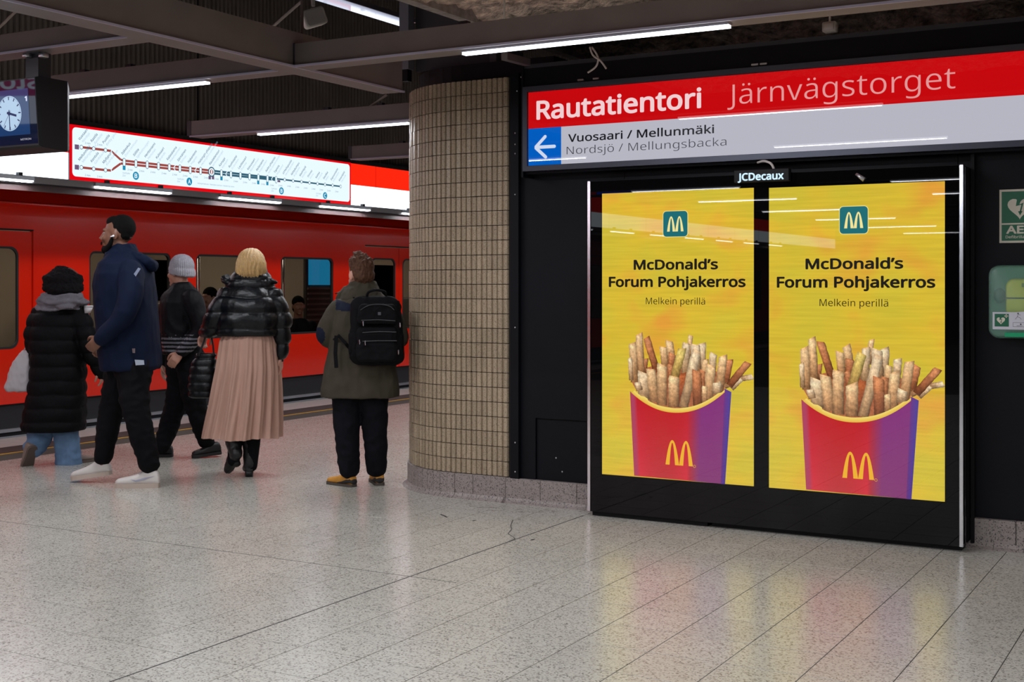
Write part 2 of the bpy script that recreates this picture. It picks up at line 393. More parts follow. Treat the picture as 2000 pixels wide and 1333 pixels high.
# plinth stones, right of the rounded end and right of the display
pxs = [(1008, 1086), (1086, 1140), (1140, 1149)]
base_t = struct(sbox('baseboard_right', (-4.15, WALL_Y+.0, 0), (6.9, WALL_Y+.03, z_pl-.004), M['grout']))
xs = [-4.115, -3.86, -3.60, -3.40, -3.12]
for a, b_ in zip(xs, xs[1:]): bbox('plinth_stone', (a+.0015, WALL_Y-.035, .012), (b_-.0015, WALL_Y+.01, z_pl), M['granite'], base_t, .002, 1, False)
x = -1.32
while x < 3:
    bbox('plinth_stone', (x+.0015, WALL_Y-.035, .012), (x+.2985, WALL_Y+.01, z_pl), M['granite'], base_t, .002, 1, False); x += .3
cv = MB()
def cove(pts_n):   # row of small cove pieces at the foot of the wall
    for (p0, p1, nrm) in pts_n:
        n_ = Vector(nrm); q = [Vector((*p0, 0)), Vector((*p1, 0))]
        d_ = (q[1]-q[0]).normalized()*.001; q[0] = q[0]+d_; q[1] = q[1]-d_
        r = []
        for pp in q: r.append([pp+n_*.0+UP*.03, pp+n_*.012+UP*.012, pp+n_*.034+UP*.0012, pp+n_*.034-UP*.01, pp-UP*.01])
        cv.loft(r)
x = -4.13; seg = []
while x < 3:
    if not (-3.15 < x < -1.35): seg.append(((x, WALL_Y-.035), (x+.15, WALL_Y-.035), (0, -1, 0)))
    x += .15
cove(seg)
tag(cv.build('cove_tile_row', M['granite'], base_t), kind='stuff')

# ------------------------------------------------------------------ rounded wall end clad in ribbed ceramic tiles
XC, R = -4.50, .675
XE = -4.105       # where the tiles meet the black wall
ZT = 2.745         # top of the tiles
colw = .0802; rowh = (ZT-.160)/27
core = MB(); ring = [(XE-.0, WALL_Y+.015)]
for k in range(13): a = PI/2*k/12; ring.append((XC-(R-.02)*math.sin(a), WALL_Y+R-(R-.02)*math.cos(a)))
ring += [(XC-R+.02, WALL_Y+2.2), (XE+.3, WALL_Y+2.2), (XE+.3, WALL_Y+.03)]
core.loft([[Vector((a, b, 0)) for a, b in ring], [Vector((a, b, ZT)) for a, b in ring]])
pier = struct(core.build('wall_rounded_end', M['grout']))
def tile_mesh(zr=1.0):
    mb = MB(); wd = colw-.004; h = rowh-.0045; hw = wd/2
    # cross-section: a flat rib and a rounded rib with a groove between, outward is -y
    pr = [(-hw, .0), (-hw, -.008), (-hw+.003, -.017), (-.007, -.017), (-.003, -.004), (.002, -.004), (.006, -.017), (.018, -.023), (hw-.005, -.018), (hw, -.004), (hw, 0)]
    v = [Vector((a, b, -h/2)) for a, b in pr]+[Vector((a, b, h/2)) for a, b in pr]; n_ = len(pr)
    f = [(i, i+1, n_+i+1, n_+i) for i in range(n_-1)]+[tuple(range(n_-1, -1, -1)), tuple(range(n_, 2*n_))]
    mb.add(v, f); return mb
tm = tile_mesh().mesh('wall_tile', M['ceramic'])
slots = []
nflat = int(round((XE-XC)/colw))
for c in range(nflat): slots.append((XE-colw*(c+.5)*(XE-XC)/(nflat*colw), WALL_Y, 0.0))
narc = int(R*PI/2/colw)
for c in range(narc):
    a = PI/2*(c+.5)/narc; slots.append((XC-R*math.sin(a), WALL_Y+R-R*math.cos(a), -a))
for c in range(24): slots.append((XC-R, WALL_Y+R+colw*(c+.5), -PI/2))
fan = MB(); tl = []; rest = MB(); cnt = 0
for si, (x, y, a) in enumerate(slots):
    for r in range(27):
        jig = random.uniform(-.0018, .0018); rz = random.uniform(-.012, .012)
        Mx = Matrix.Translation((x, y+0, .160+rowh*(r+.5))) @ Matrix.Rotation(a+rz, 4, 'Z') @ Matrix.Translation((0, jig, 0))
        facing = Vector((-math.sin(-a)*1, -math.cos(a), 0)); vis = facing.dot(Vector((x, y, 0))) < 0.3
        if cnt < 300 and vis:
            o = link('wall_tile', tm, pier); o.matrix_local = Mx; cnt += 1
        else:
            t_ = tile_mesh(); rest.add([Mx @ q for q in t_.v], t_.f)
tag(rest.build('wall_tile_field', M['ceramic'], pier), kind='stuff')
# stone plinth of the rounded end
def plstone(x0, x1): bbox('plinth_stone', (x0+.0015, WALL_Y-.035, .012), (x1-.0015, WALL_Y+.02, .158), M['granite'], pier, .002, 1, False)
plstone(-4.36, -4.115); plstone(XC, -4.36)
RP = R+.035; k = 0; na = 18
segs = []
for k in range(na):
    a0, a1 = PI/2*k/na, PI/2*(k+1)/na; g_ = .0015/RP
    f = lambda a, r: (XC-r*math.sin(a), WALL_Y+R-r*math.cos(a))
    q = [f(a0+g_, RP), f(a1-g_, RP), f(a1-g_, R-.02), f(a0+g_, R-.02)]
    MB().loft([[Vector((*p_, .012)) for p_ in q], [Vector((*p_, .158)) for p_ in q]]).build('plinth_stone', M['granite'], pier)
for k in range(30):
    a0, a1 = PI/2*k/30, PI/2*(k+1)/30; am = (a0+a1)/2
    segs.append((f(a0, RP), f(a1, RP), (-math.sin(am), -math.cos(am), 0)))
for k in range(6): segs.append(((XC+k*.066, WALL_Y-.035), (XC+(k+1)*.066, WALL_Y-.035), (0, -1, 0)))
cv = MB(); cove(segs); tag(cv.build('cove_tile_row', M['granite'], pier), kind='stuff')
y = WALL_Y+R
while y < WALL_Y+2.1: sbox('plinth_stone', (XC-RP, y+.0015, .012), (XC-R+.02, y+.298, .158), M['granite'], pier); y += .3
# dark cap that closes the tiles and carries the steel box above
cap = MB(); ring = [(XE+.3, WALL_Y+.05)]+[(XC-(R-.05)*math.sin(PI/2*k/12), WALL_Y+R-(R-.05)*math.cos(PI/2*k/12)) for k in range(13)]+[(XC-R+.05, WALL_Y+2.1), (XE+.3, WALL_Y+2.1)]
cap.loft([[Vector((a, b, ZT)) for a, b in ring], [Vector((a, b, ZT+.12)) for a, b in ring]]); cap.build('top_cap', M['black'], pier)
# ------------------------------------------------------------------ station sign on the wall
WHITE_S = lumi('sign_white', 186, 186, 198, .95, .3, .012)
RED_S = lumi('sign_red', 196, 8, 14, 1.0, .3, .012)
BLUE_S = lumi('sign_blue', 0, 92, 190, 1.0, .5, .012)
def ink(name, r, g, b, es=1): return lumi(name, r, g, b, es, .2, .3)
PS = planeY(SIGN_Y)
sg = thing('station_sign', 'long backlit red and white station name sign on the black wall above the screens', 'sign', (-3.9, SIGN_Y+.1, 2.1))
ax0, bz1 = PS.px(1032, 181); _, bzm = PS.px(1032, 252); _, bz0 = PS.px(1032, 324); AX1 = 3.4
sbox('sign_housing', (ax0-.03, SIGN_Y+.004, bz0-.03), (AX1, WALL_Y+.03, bz1+.03), M['frame_grey'], sg)
fr = MB()
for a, b in (((ax0-.035, SIGN_Y-.014, bz0-.035), (AX1, SIGN_Y+.02, bz0-.004)), ((ax0-.035, SIGN_Y-.014, bz1+.004), (AX1, SIGN_Y+.02, bz1+.035)), ((ax0-.035, SIGN_Y-.014, bz0-.004), (ax0-.004, SIGN_Y+.02, bz1+.004))): fr.box(a, b)
fr.build('sign_frame', M['frame_grey'], sg)
flat('red_panel', [[(ax0, bzm), (AX1, bzm), (AX1, bz1), (ax0, bz1)]], RED_S, sg, PS, 0)
abl = PS.px(1096, 290)[0]
flat('white_panel', [[(abl, bz0), (AX1, bz0), (AX1, bzm), (abl, bzm)]], WHITE_S, sg, PS, 0)
flat('arrow_panel', [[(ax0, bz0), (abl, bz0), (abl, bzm), (ax0, bzm)]], BLUE_S, sg, PS, 0)
aw = MB(); 
for st in ([(1083, 286), (1048, 288)], [(1065, 267), (1046, 288.3), (1066, 307)]):
    for q in stroke([PS.px(*p) for p in st], .021): aw.add([PS.pt(a, b, .0015) for a, b in q], [(0, 1, 2, 3)])
for x, y in ((1083, 286), (1047, 288), (1065, 267), (1066, 307)):
    c_ = PS.px(x, y); d_ = disc(*c_, .0105, 12); aw.add([PS.pt(a, b, .0017) for a, b in d_], [tuple(range(12))])
aw.build('arrow', ink('ink_arrow', 205, 215, 235), sg)
ptext('lettering', 'Rautatientori', ink('ink_pink_white', 240, 205, 208), sg, PS, 1048, 1370, 234.5, 197.5, bold=.022)
ptext('lettering', 'Järnvägstorget', ink('ink_pink', 226, 150, 150), sg, PS, 1421, 1866, 205, 166, bold=-.006)
ptext('lettering', 'Vuosaari / Mellunmäki', ink('ink_dark', 12, 14, 22), sg, PS, 1110, 1395, 278, 262.5, bold=.014)
ptext('lettering', 'Nordsjö / Mellungsbacka', ink('ink_grey', 55, 56, 66), sg, PS, 1107, 1419, 302, 287, bold=-.008)
# black soffit above the sign with its steel edge
top = thing('sign_canopy', 'black steel canopy box running above the station name sign', 'canopy', (-3.9, WALL_Y, 2.7))
zc0 = bz1+.037; xc0 = PS.px(1022, 200)[0]
sbox('fascia_board', (xc0, SIGN_Y+.01, zc0), (3.4, SIGN_Y+.03, 2.765), M['black_panel'], top)
sbox('top_plate', (xc0, SIGN_Y+.01, 2.765), (3.4, WALL_Y+.35, 2.79), M['dark_steel'], top)
sbox('end_plate', (xc0-.015, SIGN_Y+.0, 2.08), (xc0, WALL_Y, 2.79), M['black_panel'], top)
sbox('lower_rail', (xc0, SIGN_Y+.03, 2.10), (3.4, WALL_Y, bz0-.034), M['black_panel'], top)
for x in (1135, 1165, 1475, 1492):
    p_ = PS.px(x, 150); sbox('bracket', (p_[0]-.02, SIGN_Y-.01, 2.70-.045+.0), (p_[0]+.02, SIGN_Y+.012, 2.70-.035), M['alu'], top)

# ------------------------------------------------------------------ double advertising display
PA = planeY(AD_Y)
al = PA.px(1150, 600)[0]; ar = PA.px(1879, 600)[0]; ab = PA.px(1878, 1072)[1]; at = PA.px(1879, 322)[1]
disp = thing('advertising_display', 'tall black glass advertising display with two yellow posters and chrome edges', 'display', ((al+ar)/2, AD_Y+.1, 0))
sbox('cabinet', (al, AD_Y+.002, .028), (ar, WALL_Y-.001, at), M['black'], disp)
flat('glass_front', [[(al+.012, .03), (ar-.012, .03), (ar-.012, at-.002), (al+.012, at-.002)]], M['black_gloss'], disp, PA, 0)
sbox('edge_trim', (al-.006, AD_Y-.006, .03), (al+.012, AD_Y+.02, at), M['chrome'], disp)
sbox('edge_trim', (ar-.012, AD_Y-.006, .03), (ar+.006, AD_Y+.02, at), M['chrome'], disp)
sbox('side_panel', (ar+.0, AD_Y+.03, .04), (ar+.012, WALL_Y-.01, at-.01), M['black_gloss'], disp)
sbox('base_rail', (al+.01, AD_Y+.03, 0.0005), (al+.75, WALL_Y-.04, .028), M['black'], disp)
sbox('base_rail', (al+.77, AD_Y+.05, 0.0005), (ar-.01, WALL_Y-.04, .028), M['black'], disp)
# poster art, in units measured on the left screen
POST = mat('poster_print', (0, 0, 0, 1), .01, emit=(1, 1, 1), es=1, spec=.5, attr='Col')
def poster_yellow():
    m = bpy.data.materials.new('poster_yellow'); m.use_nodes = True; nt = m.node_tree; b = nt.nodes['Principled BSDF']; N = nt.nodes.new; L = nt.links.new
    b.inputs['Base Color'].default_value = (0, 0, 0, 1); b.inputs['Roughness'].default_value = .01; b.inputs['Specular IOR Level'].default_value = .5
    tc = N('ShaderNodeTexCoord'); mp = N('ShaderNodeMapping'); mp.inputs['Scale'].default_value = (2.2, 1, 3.2); L(tc.outputs['Object'], mp.inputs[0])
    n = N('ShaderNodeTexNoise'); n.inputs['Scale'].default_value = 1.1; n.inputs['Detail'].default_value = 2; L(mp.outputs[0], n.inputs[0])
    cr = N('ShaderNodeValToRGB'); e = cr.color_ramp.elements; e[0].position = .40; e[0].color = srgb(218, 196, 60); e[1].position = .70; e[1].color = srgb(236, 166, 62)
    q = e.new(.55); q.color = srgb(228, 194, 58); L(n.outputs[0], cr.inputs[0])
    mp2 = N('ShaderNodeMapping'); mp2.inputs['Scale'].default_value = (1.2, 1, 26); L(tc.outputs['Object'], mp2.inputs[0])
    n2 = N('ShaderNodeTexNoise'); n2.inputs['Scale'].default_value = 3; n2.inputs['Detail'].default_value = 3; L(mp2.outputs[0], n2.inputs[0])
    mx = N('ShaderNodeMapRange'); mx.inputs[1].default_value = .3; mx.inputs[2].default_value = .7; mx.inputs[3].default_value = .91; mx.inputs[4].default_value = 1.05; L(n2.outputs[0], mx.inputs[0])
    sc_ = N('ShaderNodeVectorMath'); sc_.operation = 'SCALE'; L(cr.outputs[0], sc_.inputs[0]); L(mx.outputs[0], sc_.inputs['Scale'])
    L(sc_.outputs[0], b.inputs['Emission Color']); b.inputs['Emission Strength'].default_value = .9
    return m
def fry_mat():
    m = mat('fry_print', (0, 0, 0, 1), .01, emit=(1, 1, 1), es=1, spec=.5, attr='Col'); nt = m.node_tree; b = nt.nodes['Principled BSDF']
    a = [n for n in nt.nodes if n.type == 'VERTEX_COLOR'][0]; N = nt.nodes.new; L = nt.links.new
    tc = N('ShaderNodeTexCoord'); n = N('ShaderNodeTexNoise'); n.inputs['Scale'].default_value = 70; n.inputs['Detail'].default_value = 5; n.inputs['Roughness'].default_value = .7; L(tc.outputs['Object'], n.inputs[0])
    r = N('ShaderNodeMapRange'); r.inputs[1].default_value = .35; r.inputs[2].default_value = .68; r.inputs[3].default_value = .72; r.inputs[4].default_value = 1.28; L(n.outputs[0], r.inputs[0])
    s_ = N('ShaderNodeVectorMath'); s_.operation = 'SCALE'; L(a.outputs[0], s_.inputs[0]); L(r.outputs[0], s_.inputs['Scale']); L(s_.outputs[0], b.inputs['Emission Color']); return m
FRY = fry_mat()
YEL = poster_yellow(); INK = ink('ink_black', 16, 14, 10)
ARCHY = ink('ink_arch_yellow', 236, 176, 52); TEAL = ink('ink_teal', 8, 104, 112); CREAM = ink('ink_cream', 240, 226, 150)
L0 = PA.px(1176, 926.5); L1 = PA.px(1472.4, 367)
LW, LH = L1[0]-L0[0], L1[1]-L0[1]
def z7(x, y):     # crop coordinates of the left poster -> fractions of the poster
    a, b = PA.px(1130+x/2.5974, 620+y/2.5974); return ((a-L0[0])/LW, (b-L0[1])/LH)
def arches(cx, cy, wd, h, th):      # the double arch as polygons; cx centre, cy bottom, in metres
    out = []; n = 14; hw = wd/4
    for s in (-1, 1):
        c = cx+s*hw
        def curve(t, ins):          # t -1..1 outer to inner leg
            k = abs(t)**2.1; y = h*(1-k)
            return y
        for i in range(2*n):
            t0, t1 = -1+i/n, -1+(i+1)/n; q = []
            for t in (t0, t1): q.append((c+hw*1.0*t*(1+.0), cy+curve(t, 0)))
            (xo0, yo0), (xo1, yo1) = q
            hi = h-th*.62; wi = hw-th
            inn = [(c+wi*t, cy+hi*(1-abs(t)**2.1)) for t in (t0, t1)]
            out.append([q[0], inn[0], inn[1], q[1]])
    return out
random.seed(11)
fries = [(430,150,440,260,34,0),(460,120,480,250,34,0),(475,185,470,270,34,2),(570,92,556,210,22,0),(627,132,622,280,38,1),(592,138,600,270,44,1),(546,130,540,290,34,1),
 (275,130,285,330,36,0),(262,205,268,320,20,1),(340,210,330,290,28,2),(308,84,320,290,33,0),(345,102,398,280,32,2),(685,183,676,300,34,1),(645,215,636,320,30,0),(768,215,742,345,34,2),
 (838,300,740,352,26,0),(885,302,825,312,26,1),(825,312,775,362,28,1),(862,230,764,348,34,2),(735,195,712,380,40,0),(628,270,620,420,34,2),(525,285,520,458,66,3),(330,280,334,420,54,1),(366,262,388,432,44,0),(424,240,424,448,46,0),(465,240,470,330,26,2),
 (528,158,480,330,40,4),(485,300,482,456,50,0),(600,168,532,459,42,1),(600,272,606,452,44,2),(672,244,660,424,44,0),(640,350,640,430,26,0),(705,330,700,392,40,1),(300,330,310,372,30,1)]
FC = [((250, 212, 160), (222, 150, 92)), ((246, 222, 184), (224, 164, 108)), ((218, 146, 98), (172, 90, 50)), ((190, 104, 60), (150, 70, 38)), ((236, 212, 120), (214, 160, 84))]
def make_poster(parent, A0, B0, W_, H_):
    P = lambda u, v: (A0+u*W_, B0+v*H_)
    scn = flat('screen', [[P(0, 0), P(1, 0), P(1, 1), P(0, 1)]], YEL, parent, PA, .0006)
    def clip(pl_):    # keep the art inside the screen's right edge
        return [P(min(max(u, 0), 1), min(max(v, 0), 1)) for u, v in pl_]
    fm = MB(); lay = .0010; fm2 = fm; fm = MB()
    def poly(pts, cols, off): fm.add([PA.pt(a, b, off) for a, b in clip(pts)], [tuple(range(len(pts)))], 0, cols)
    bl = [(268, 325), (300, 290), (350, 255), (420, 235), (520, 225), (620, 235), (700, 275), (745, 330), (740, 372), (660, 440), (500, 465), (360, 440), (290, 365)]
    cb_ = z7(510, 340); fm.add([PA.pt(*P(*cb_), lay-.0001)]+[PA.pt(*P(*z7(*p)), lay-.0001) for p in bl], [(0, 1+k, 1+(k+1) % len(bl)) for k in range(len(bl))], 0, [srgb(150, 78, 46)]+[srgb(176, 104, 66)]*len(bl))
    for i, (xt, yt, xb, yb, wd, ci) in enumerate(fries):
        a, b = FC[ci]; dx, dy = xb-xt, yb-yt; L_ = math.hypot(dx, dy); nx, ny = -dy/L_, dx/L_
        if nx > 0: nx, ny = -nx, -ny
        hw = wd/2*1.12; ns = 12; rows = []; cc = []
        skew = random.choice((-.4, .25, .4, -.2)); wob = [random.uniform(-1, 1) for _ in range(ns+1)]
        for k in range(ns+1):
            t = k/ns; cx_, cy_ = xt+dx*t+nx*wob[k], yt+dy*t+ny*wob[k]; ww = hw*(.92 if k == 0 else 1)*random.uniform(.94, 1.04)
            for s, lum in ((1, .80), (.4, 1.08), (-.4, .94), (-1, .56)):
                sk = skew*s*hw*(1 if k == 0 else 0)
                rows.append(z7(cx_+nx*ww*s+dx/L_*sk, cy_+ny*ww*s+dy/L_*sk))
                br = (1-t**1.5*.35)*random.uniform(.88, 1.08)*lum; mix_ = min(1, t*.9+(.5 if k == 0 else 0))
                rgb = [min(255, (a[q]*(1-mix_)+b[q]*mix_)*br) for q in range(3)]
                cc.append(srgb(*rgb))
        off = lay+i*.00004
        rows = [P(min(u, 1), v) for u, v in rows]
        fs = [(k*4+j, (k+1)*4+j, (k+1)*4+j+1, k*4+j+1) for k in range(ns) for j in range(3)]
        fm.add([PA.pt(a_, b_, off) for a_, b_ in rows], fs, 0, cc)
    fm.build('fries_picture', FRY, scn); fm = fm2; off = lay+.0016
    # box front: strips down a curve, colour running red to purple
    xl_t, xr_t = 262, 742; xl_b, xr_b = 283, 722
    def rim(x): t = (x-500)/242; return 372+(112)*(1-abs(t)**2.1) if x < 500 else 380+(104)*(1-abs(t)**2.1)
    ns = 28; v_ = []; c_ = []; 
    for k in range(ns+1):
        t = k/ns; xt = xl_t+(xr_t-xl_t)*t; xb = xl_b+(xr_b-xl_b)*t; yt = rim(xt); ybm = 804+(845-804)*t
        for q in range(5):
            s = q/4; x_ = xt+(xb-xt)*s; y_ = yt+(ybm-yt)*s; v_.append(P(*z7(x_, y_)))
            if t < .06: col = (170, 60, 90)
            elif t < .62: f_ = math.sin((t-.06)/.56*PI); col = (178+22*s*(1-f_)+8, 18+30*s, 36+26*s-10*f_)
            elif t < .74: f_ = (t-.62)/.12; col = (180-50*f_, 26+14*f_+20*s, 50+60*f_)
            else: col = (128, 42+12*s, 118-8*s)
            c_.append(srgb(*col))
    fm.add([PA.pt(a_, b_, off) for a_, b_ in v_], [(k*5+j, k*5+j+1, (k+1)*5+j+1, (k+1)*5+j) for k in range(ns) for j in range(4)], 0, c_)
    sd = [(742, 362), (776, 380), (744, 848), (722, 846)]
    fm.add([PA.pt(*P(*z7(*p)), off+.0001) for p in sd], [(0, 1, 2, 3)], 0, [srgb(104, 48, 128), srgb(72, 60, 150), srgb(66, 50, 140), srgb(96, 44, 120)])
    rp = [];  rc = []
    for k in range(29):
        x_ = 270+(742-270)*k/28; y_ = rim(min(max(x_, 262), 742)); th = 22 if 2 < k < 27 else 12
        rp += [P(*z7(x_+(14 if k < 5 else 0), y_-th)), P(*z7(x_, y_+1))]; rc += [srgb(240, 214, 110), srgb(226, 178, 60)]
    fm.add([PA.pt(a_, b_, off+.0002) for a_, b_ in rp], [(2*k, 2*k+1, 2*k+3, 2*k+2) for k in range(28)], 0, rc)
    fm.build('box_picture', POST, scn)
    # marks
    c0 = P(*z7(511, 752)); wd_ = (z7(580, 750)[0]-z7(441, 750)[0])*W_; hh = (z7(500, 626)[1]-z7(500, 752)[1])*H_
    flat('arches_mark', arches(c0[0], c0[1], wd_, hh, wd_*.15), ARCHY, scn, PA, lay+.002)
    r_ = P(*z7(589, 757)); flat('registered_mark', [disc(r_[0]+math.cos(a_)*.007, r_[1]+math.sin(a_)*.007, .0018, 6) for a_ in [k*PI/5 for k in range(10)]], ARCHY, scn, PA, lay+.002)
    def q6(x, y):
        a, b = PA.px(1130+x/2.5974, 300+y/2.5974); return P((a-L0[0])/LW, (b-L0[1])/LH)
    t0 = q6(430, 423); t1 = q6(553, 291)
    flat('app_badge', [rrect(t0[0]-.003, t0[1]-.003, t1[0]+.003, t1[1]+.003, .022)], CREAM, scn, PA, lay)
    flat('app_badge', [rrect(t0[0], t0[1], t1[0], t1[1], .02)], TEAL, scn, PA, lay+.0004)
    bw = t1[0]-t0[0]; bh = t1[1]-t0[1]
    flat('arches_mark', arches((t0[0]+t1[0])/2, t0[1]+bh*.2, bw*.68, bh*.6, bw*.11), CREAM, scn, PA, lay+.0008)
    def line(s, x0, x1, yb_, yc_, bold):
        a = q6(x0, yb_); b = q6(x1, yb_); c_ = q6(x0, yc_)
        text('lettering', s, INK, scn, PA, a[0], b[0], a[1], c_[1]-a[1], off=lay+.0004, bold=bold)
    line("McDonald’s", 280, 708, 591, 540, .028)
    line('Forum Pohjakerros', 154, 848, 678, 626, .028)
    line('Melkein perillä', 342, 642, 765, 732, -.002)
make_poster(disp, L0[0], L0[1], LW, LH)
R0 = PA.px(1502, 953); R1 = PA.px(1845.5, 354)
make_poster(disp, R0[0], R0[1], R1[0]-R0[0], R1[1]-R0[1])
PJ = planeY(AD_Y-.05)
j0 = PJ.px(1433, 357); j1 = PJ.px(1541, 328)
jc = thing('brand_light_box', 'small black light box with white glowing letters clipped on the display top', 'light box', ((j0[0]+j1[0])/2, AD_Y-.02, j0[1]))
bbox('housing', (j0[0], AD_Y-.049, j0[1]-.002), (j1[0], AD_Y-.007, j1[1]), M['black'], jc, .004, 1, False)
ptext('lettering', 'JCDecaux', ink('ink_glow', 205, 235, 255, 1.1), jc, PJ, 1441, 1531, 354, 339, bold=.03)
cb = MB(); cb.tube([on_Y(1480, 318, 7.03), on_Y(1492, 315, 6.99), on_Y(1506, 320, 6.95), on_Y(1512, 332, 6.95)], .007, 8, 4); cb.build('cable', M['cable'], jc, True)
# spring clip seen at the top right of the glass
cl = MB(); cl.tube([on_Y(1672, 340, AD_Y-.01), on_Y(1688, 351, AD_Y-.012)], [.008, .014], 8); cl.build('glass_clip', M['alu'], disp, True)

# ------------------------------------------------------------------ defibrillator notice and wall box
GRN = mat('notice_green', srgb(0, 92, 62), .4); CRM = mat('notice_cream', srgb(205, 198, 182), .5)
PN = planeY(WALL_Y-.004)
n0 = PN.px(1952, 475); n1 = PN.px(1952, 371); nw = (n1[1]-n0[1])*.72; A_, B_ = n0
nh = n1[1]-n0[1]
ns_ = thing('defibrillator_notice', 'green and cream notice plate with a heart symbol on the black wall', 'sign', (A_+nw/2, WALL_Y-.004, B_))
sbox('plate', (A_, WALL_Y-.004, B_), (A_+nw, WALL_Y-.0005, B_+nh), CRM, ns_)
u = nh/100
flat('green_field', [[(A_+4*u, B_+37*u), (A_+nw-4*u, B_+37*u), (A_+nw-4*u, B_+96*u), (A_+4*u, B_+96*u)], [(A_+4*u, B_+4*u), (A_+nw-4*u, B_+4*u), (A_+nw-4*u, B_+34*u), (A_+4*u, B_+34*u)]], GRN, ns_, PN)
def heart(cx, cy, s):
    return [(cx+s*.0588*(16*math.sin(t)**3)/1, cy+s*.0588*(13*math.cos(t)-5*math.cos(2*t)-2*math.cos(3*t)-math.cos(4*t))) for t in [2*PI*i/32 for i in range(32)]]
def bolt(cx, cy, s): return [[(cx-.2*s, cy+.75*s), (cx+.12*s, cy+.75*s), (cx-.02*s, cy+.15*s), (cx-.32*s, cy+.02*s)], [(cx-.32*s, cy+.02*s), (cx-.02*s, cy+.15*s), (cx+.3*s, cy+.3*s), (cx+.12*s, cy+.12*s)], [(cx+.3*s, cy+.3*s), (cx+.14*s, cy+.2*s), (cx-.02*s, cy-.5*s), (cx+.1*s, cy-.5*s)], [(cx-.14*s, cy-.42*s), (cx+.22*s, cy-.42*s), (cx+.02*s, cy-.78*s)]]
flat('heart', [heart(A_+nw/2, B_+66*u, 23*u)], CRM, ns_, PN, .0016)
flat('flash', bolt(A_+nw/2, B_+68*u, 22*u), GRN, ns_, PN, .0022)
text('lettering', 'AED', CRM, ns_, PN, A_+12*u, A_+nw-10*u, B_+17*u, 15*u, off=.0016, bold=.03)
text('lettering', 'Defibrillaattori', CRM, ns_, PN, A_+11*u, A_+nw-7*u, B_+8.5*u, 5*u, off=.0016, bold=.01)
# wall box: green back, clear domed cover, yellow device, white instruction strip
aed = thing('defibrillator_cabinet', 'green wall box with clear cover holding a yellow defibrillator on the black wall', 'cabinet', (on_Y(1960, 600, WALL_Y).x, WALL_Y, 1.1))
DY = .14
q0 = planeY(WALL_Y-DY).px(1927, 662); q1 = planeY(WALL_Y-DY).px(1927, 518); bx0, bz0_, bz1_ = q0[0], q0[1], q1[1]; bx1 = bx0+.46
gl = bpy.data.materials.new('clear_cover'); gl.use_nodes = True; nt = gl.node_tree; bb = nt.nodes['Principled BSDF']
bb.inputs['Base Color'].default_value = srgb(150, 190, 175); bb.inputs['Roughness'].default_value = .25; bb.inputs['Alpha'].default_value = .30
def dome(a0, b0, a1, b1, yb, yf, r, inset):
    pl = planeY(0); rg = []
    for y_, i_ in ((yb, 0), (yb+(yf-yb)*.6, inset*.25), (yb+(yf-yb)*.9, inset*.6), (yf, inset)):
        rg.append([Vector((a, y_, b)) for a, b in rrect(a0+i_, b0+i_, a1-i_, b1-i_, max(r-i_*.3, .01))])
    return rg
MB().loft(dome(bx0, bz0_, bx1, bz1_, WALL_Y-.001, WALL_Y-.06, .05, .012)).build('back_shell', mat('aed_green', srgb(20, 120, 84), .35), aed, True)
sb_ = MB().loft(dome(bx0+.085, bz0_+.11, bx1-.08, bz1_-.07, WALL_Y-.06, WALL_Y-.12, .04, .015)).build('defibrillator', mat('aed_yellow', srgb(188, 196, 40), .45), aed, True)
sbox('dark_band', (bx0+.07, WALL_Y-.124, bz0_+.21), (bx1-.1, WALL_Y-.1215, bz0_+.216), M['black'], aed)
sbox('device_handle', (bx0+.17, WALL_Y-.126, bz1_-.115), (bx1-.18, WALL_Y-.12, bz1_-.095), mat('aed_handle', srgb(110, 130, 40), .4), aed)
MB().loft(dome(bx0, bz0_, bx1, bz1_, WALL_Y-.062, WALL_Y-DY, .05, .02)).build('cover', gl, aed, True)
PB = planeY(WALL_Y-DY-.001)
lab = [(bx0+.03, bz0_+.05), (bx1-.05, bz0_+.05), (bx1-.05, bz0_+.17), (bx1-.12, bz0_+.17), (bx0+.2, bz0_+.145), (bx0+.14, bz0_+.14), (bx0+.03, bz0_+.14)]
flat('instruction_label', [lab], mat('label_white', srgb(196, 196, 206), .5), aed, PB)
sx, sz = bx0+.04, bz0_+.065
flat('green_square', [[(sx, sz), (sx+.07, sz), (sx+.07, sz+.066), (sx, sz+.066)]], GRN, aed, PB, .0016)
flat('heart', [heart(sx+.031, sz+.032, .022)], CRM, aed, PB, .0022); flat('flash', bolt(sx+.031, sz+.034, .022), GRN, aed, PB, .0028)
flat('cross', [[(sx+.055, sz+.046), (sx+.060, sz+.046), (sx+.060, sz+.064), (sx+.055, sz+.064)], [(sx+.048, sz+.0525), (sx+.067, sz+.0525), (sx+.067, sz+.0575), (sx+.048, sz+.0575)]], CRM, aed, PB, .0022)
pic = []
for cx_, cz_ in ((sx+.115, sz+.052), (sx+.165, sz+.052), (sx+.215, sz+.052)):
    pic += stroke([(cx_-.014, cz_-.014), (cx_-.004, cz_), (cx_+.008, cz_-.004), (cx_+.016, cz_-.014)], .0016)+stroke([(cx_-.004, cz_), (cx_, cz_+.012), (cx_+.012, cz_+.008)], .0016)+[disc(cx_, cz_+.017, .004, 8)]
for a, b in ((sx+.09, sx+.15), (sx+.16, sx+.22)): pic += stroke([(a, sz), (b, sz), (b, sz+.022), (a, sz+.022), (a, sz)], .0012)+[disc((a+b)/2+.008, sz+.013, .004, 8)]+stroke([((a+b)/2-.012, sz+.005), ((a+b)/2+.016, sz+.005)], .002)
flat('pictograms', pic, M['dark_steel'], aed, PB, .0016)
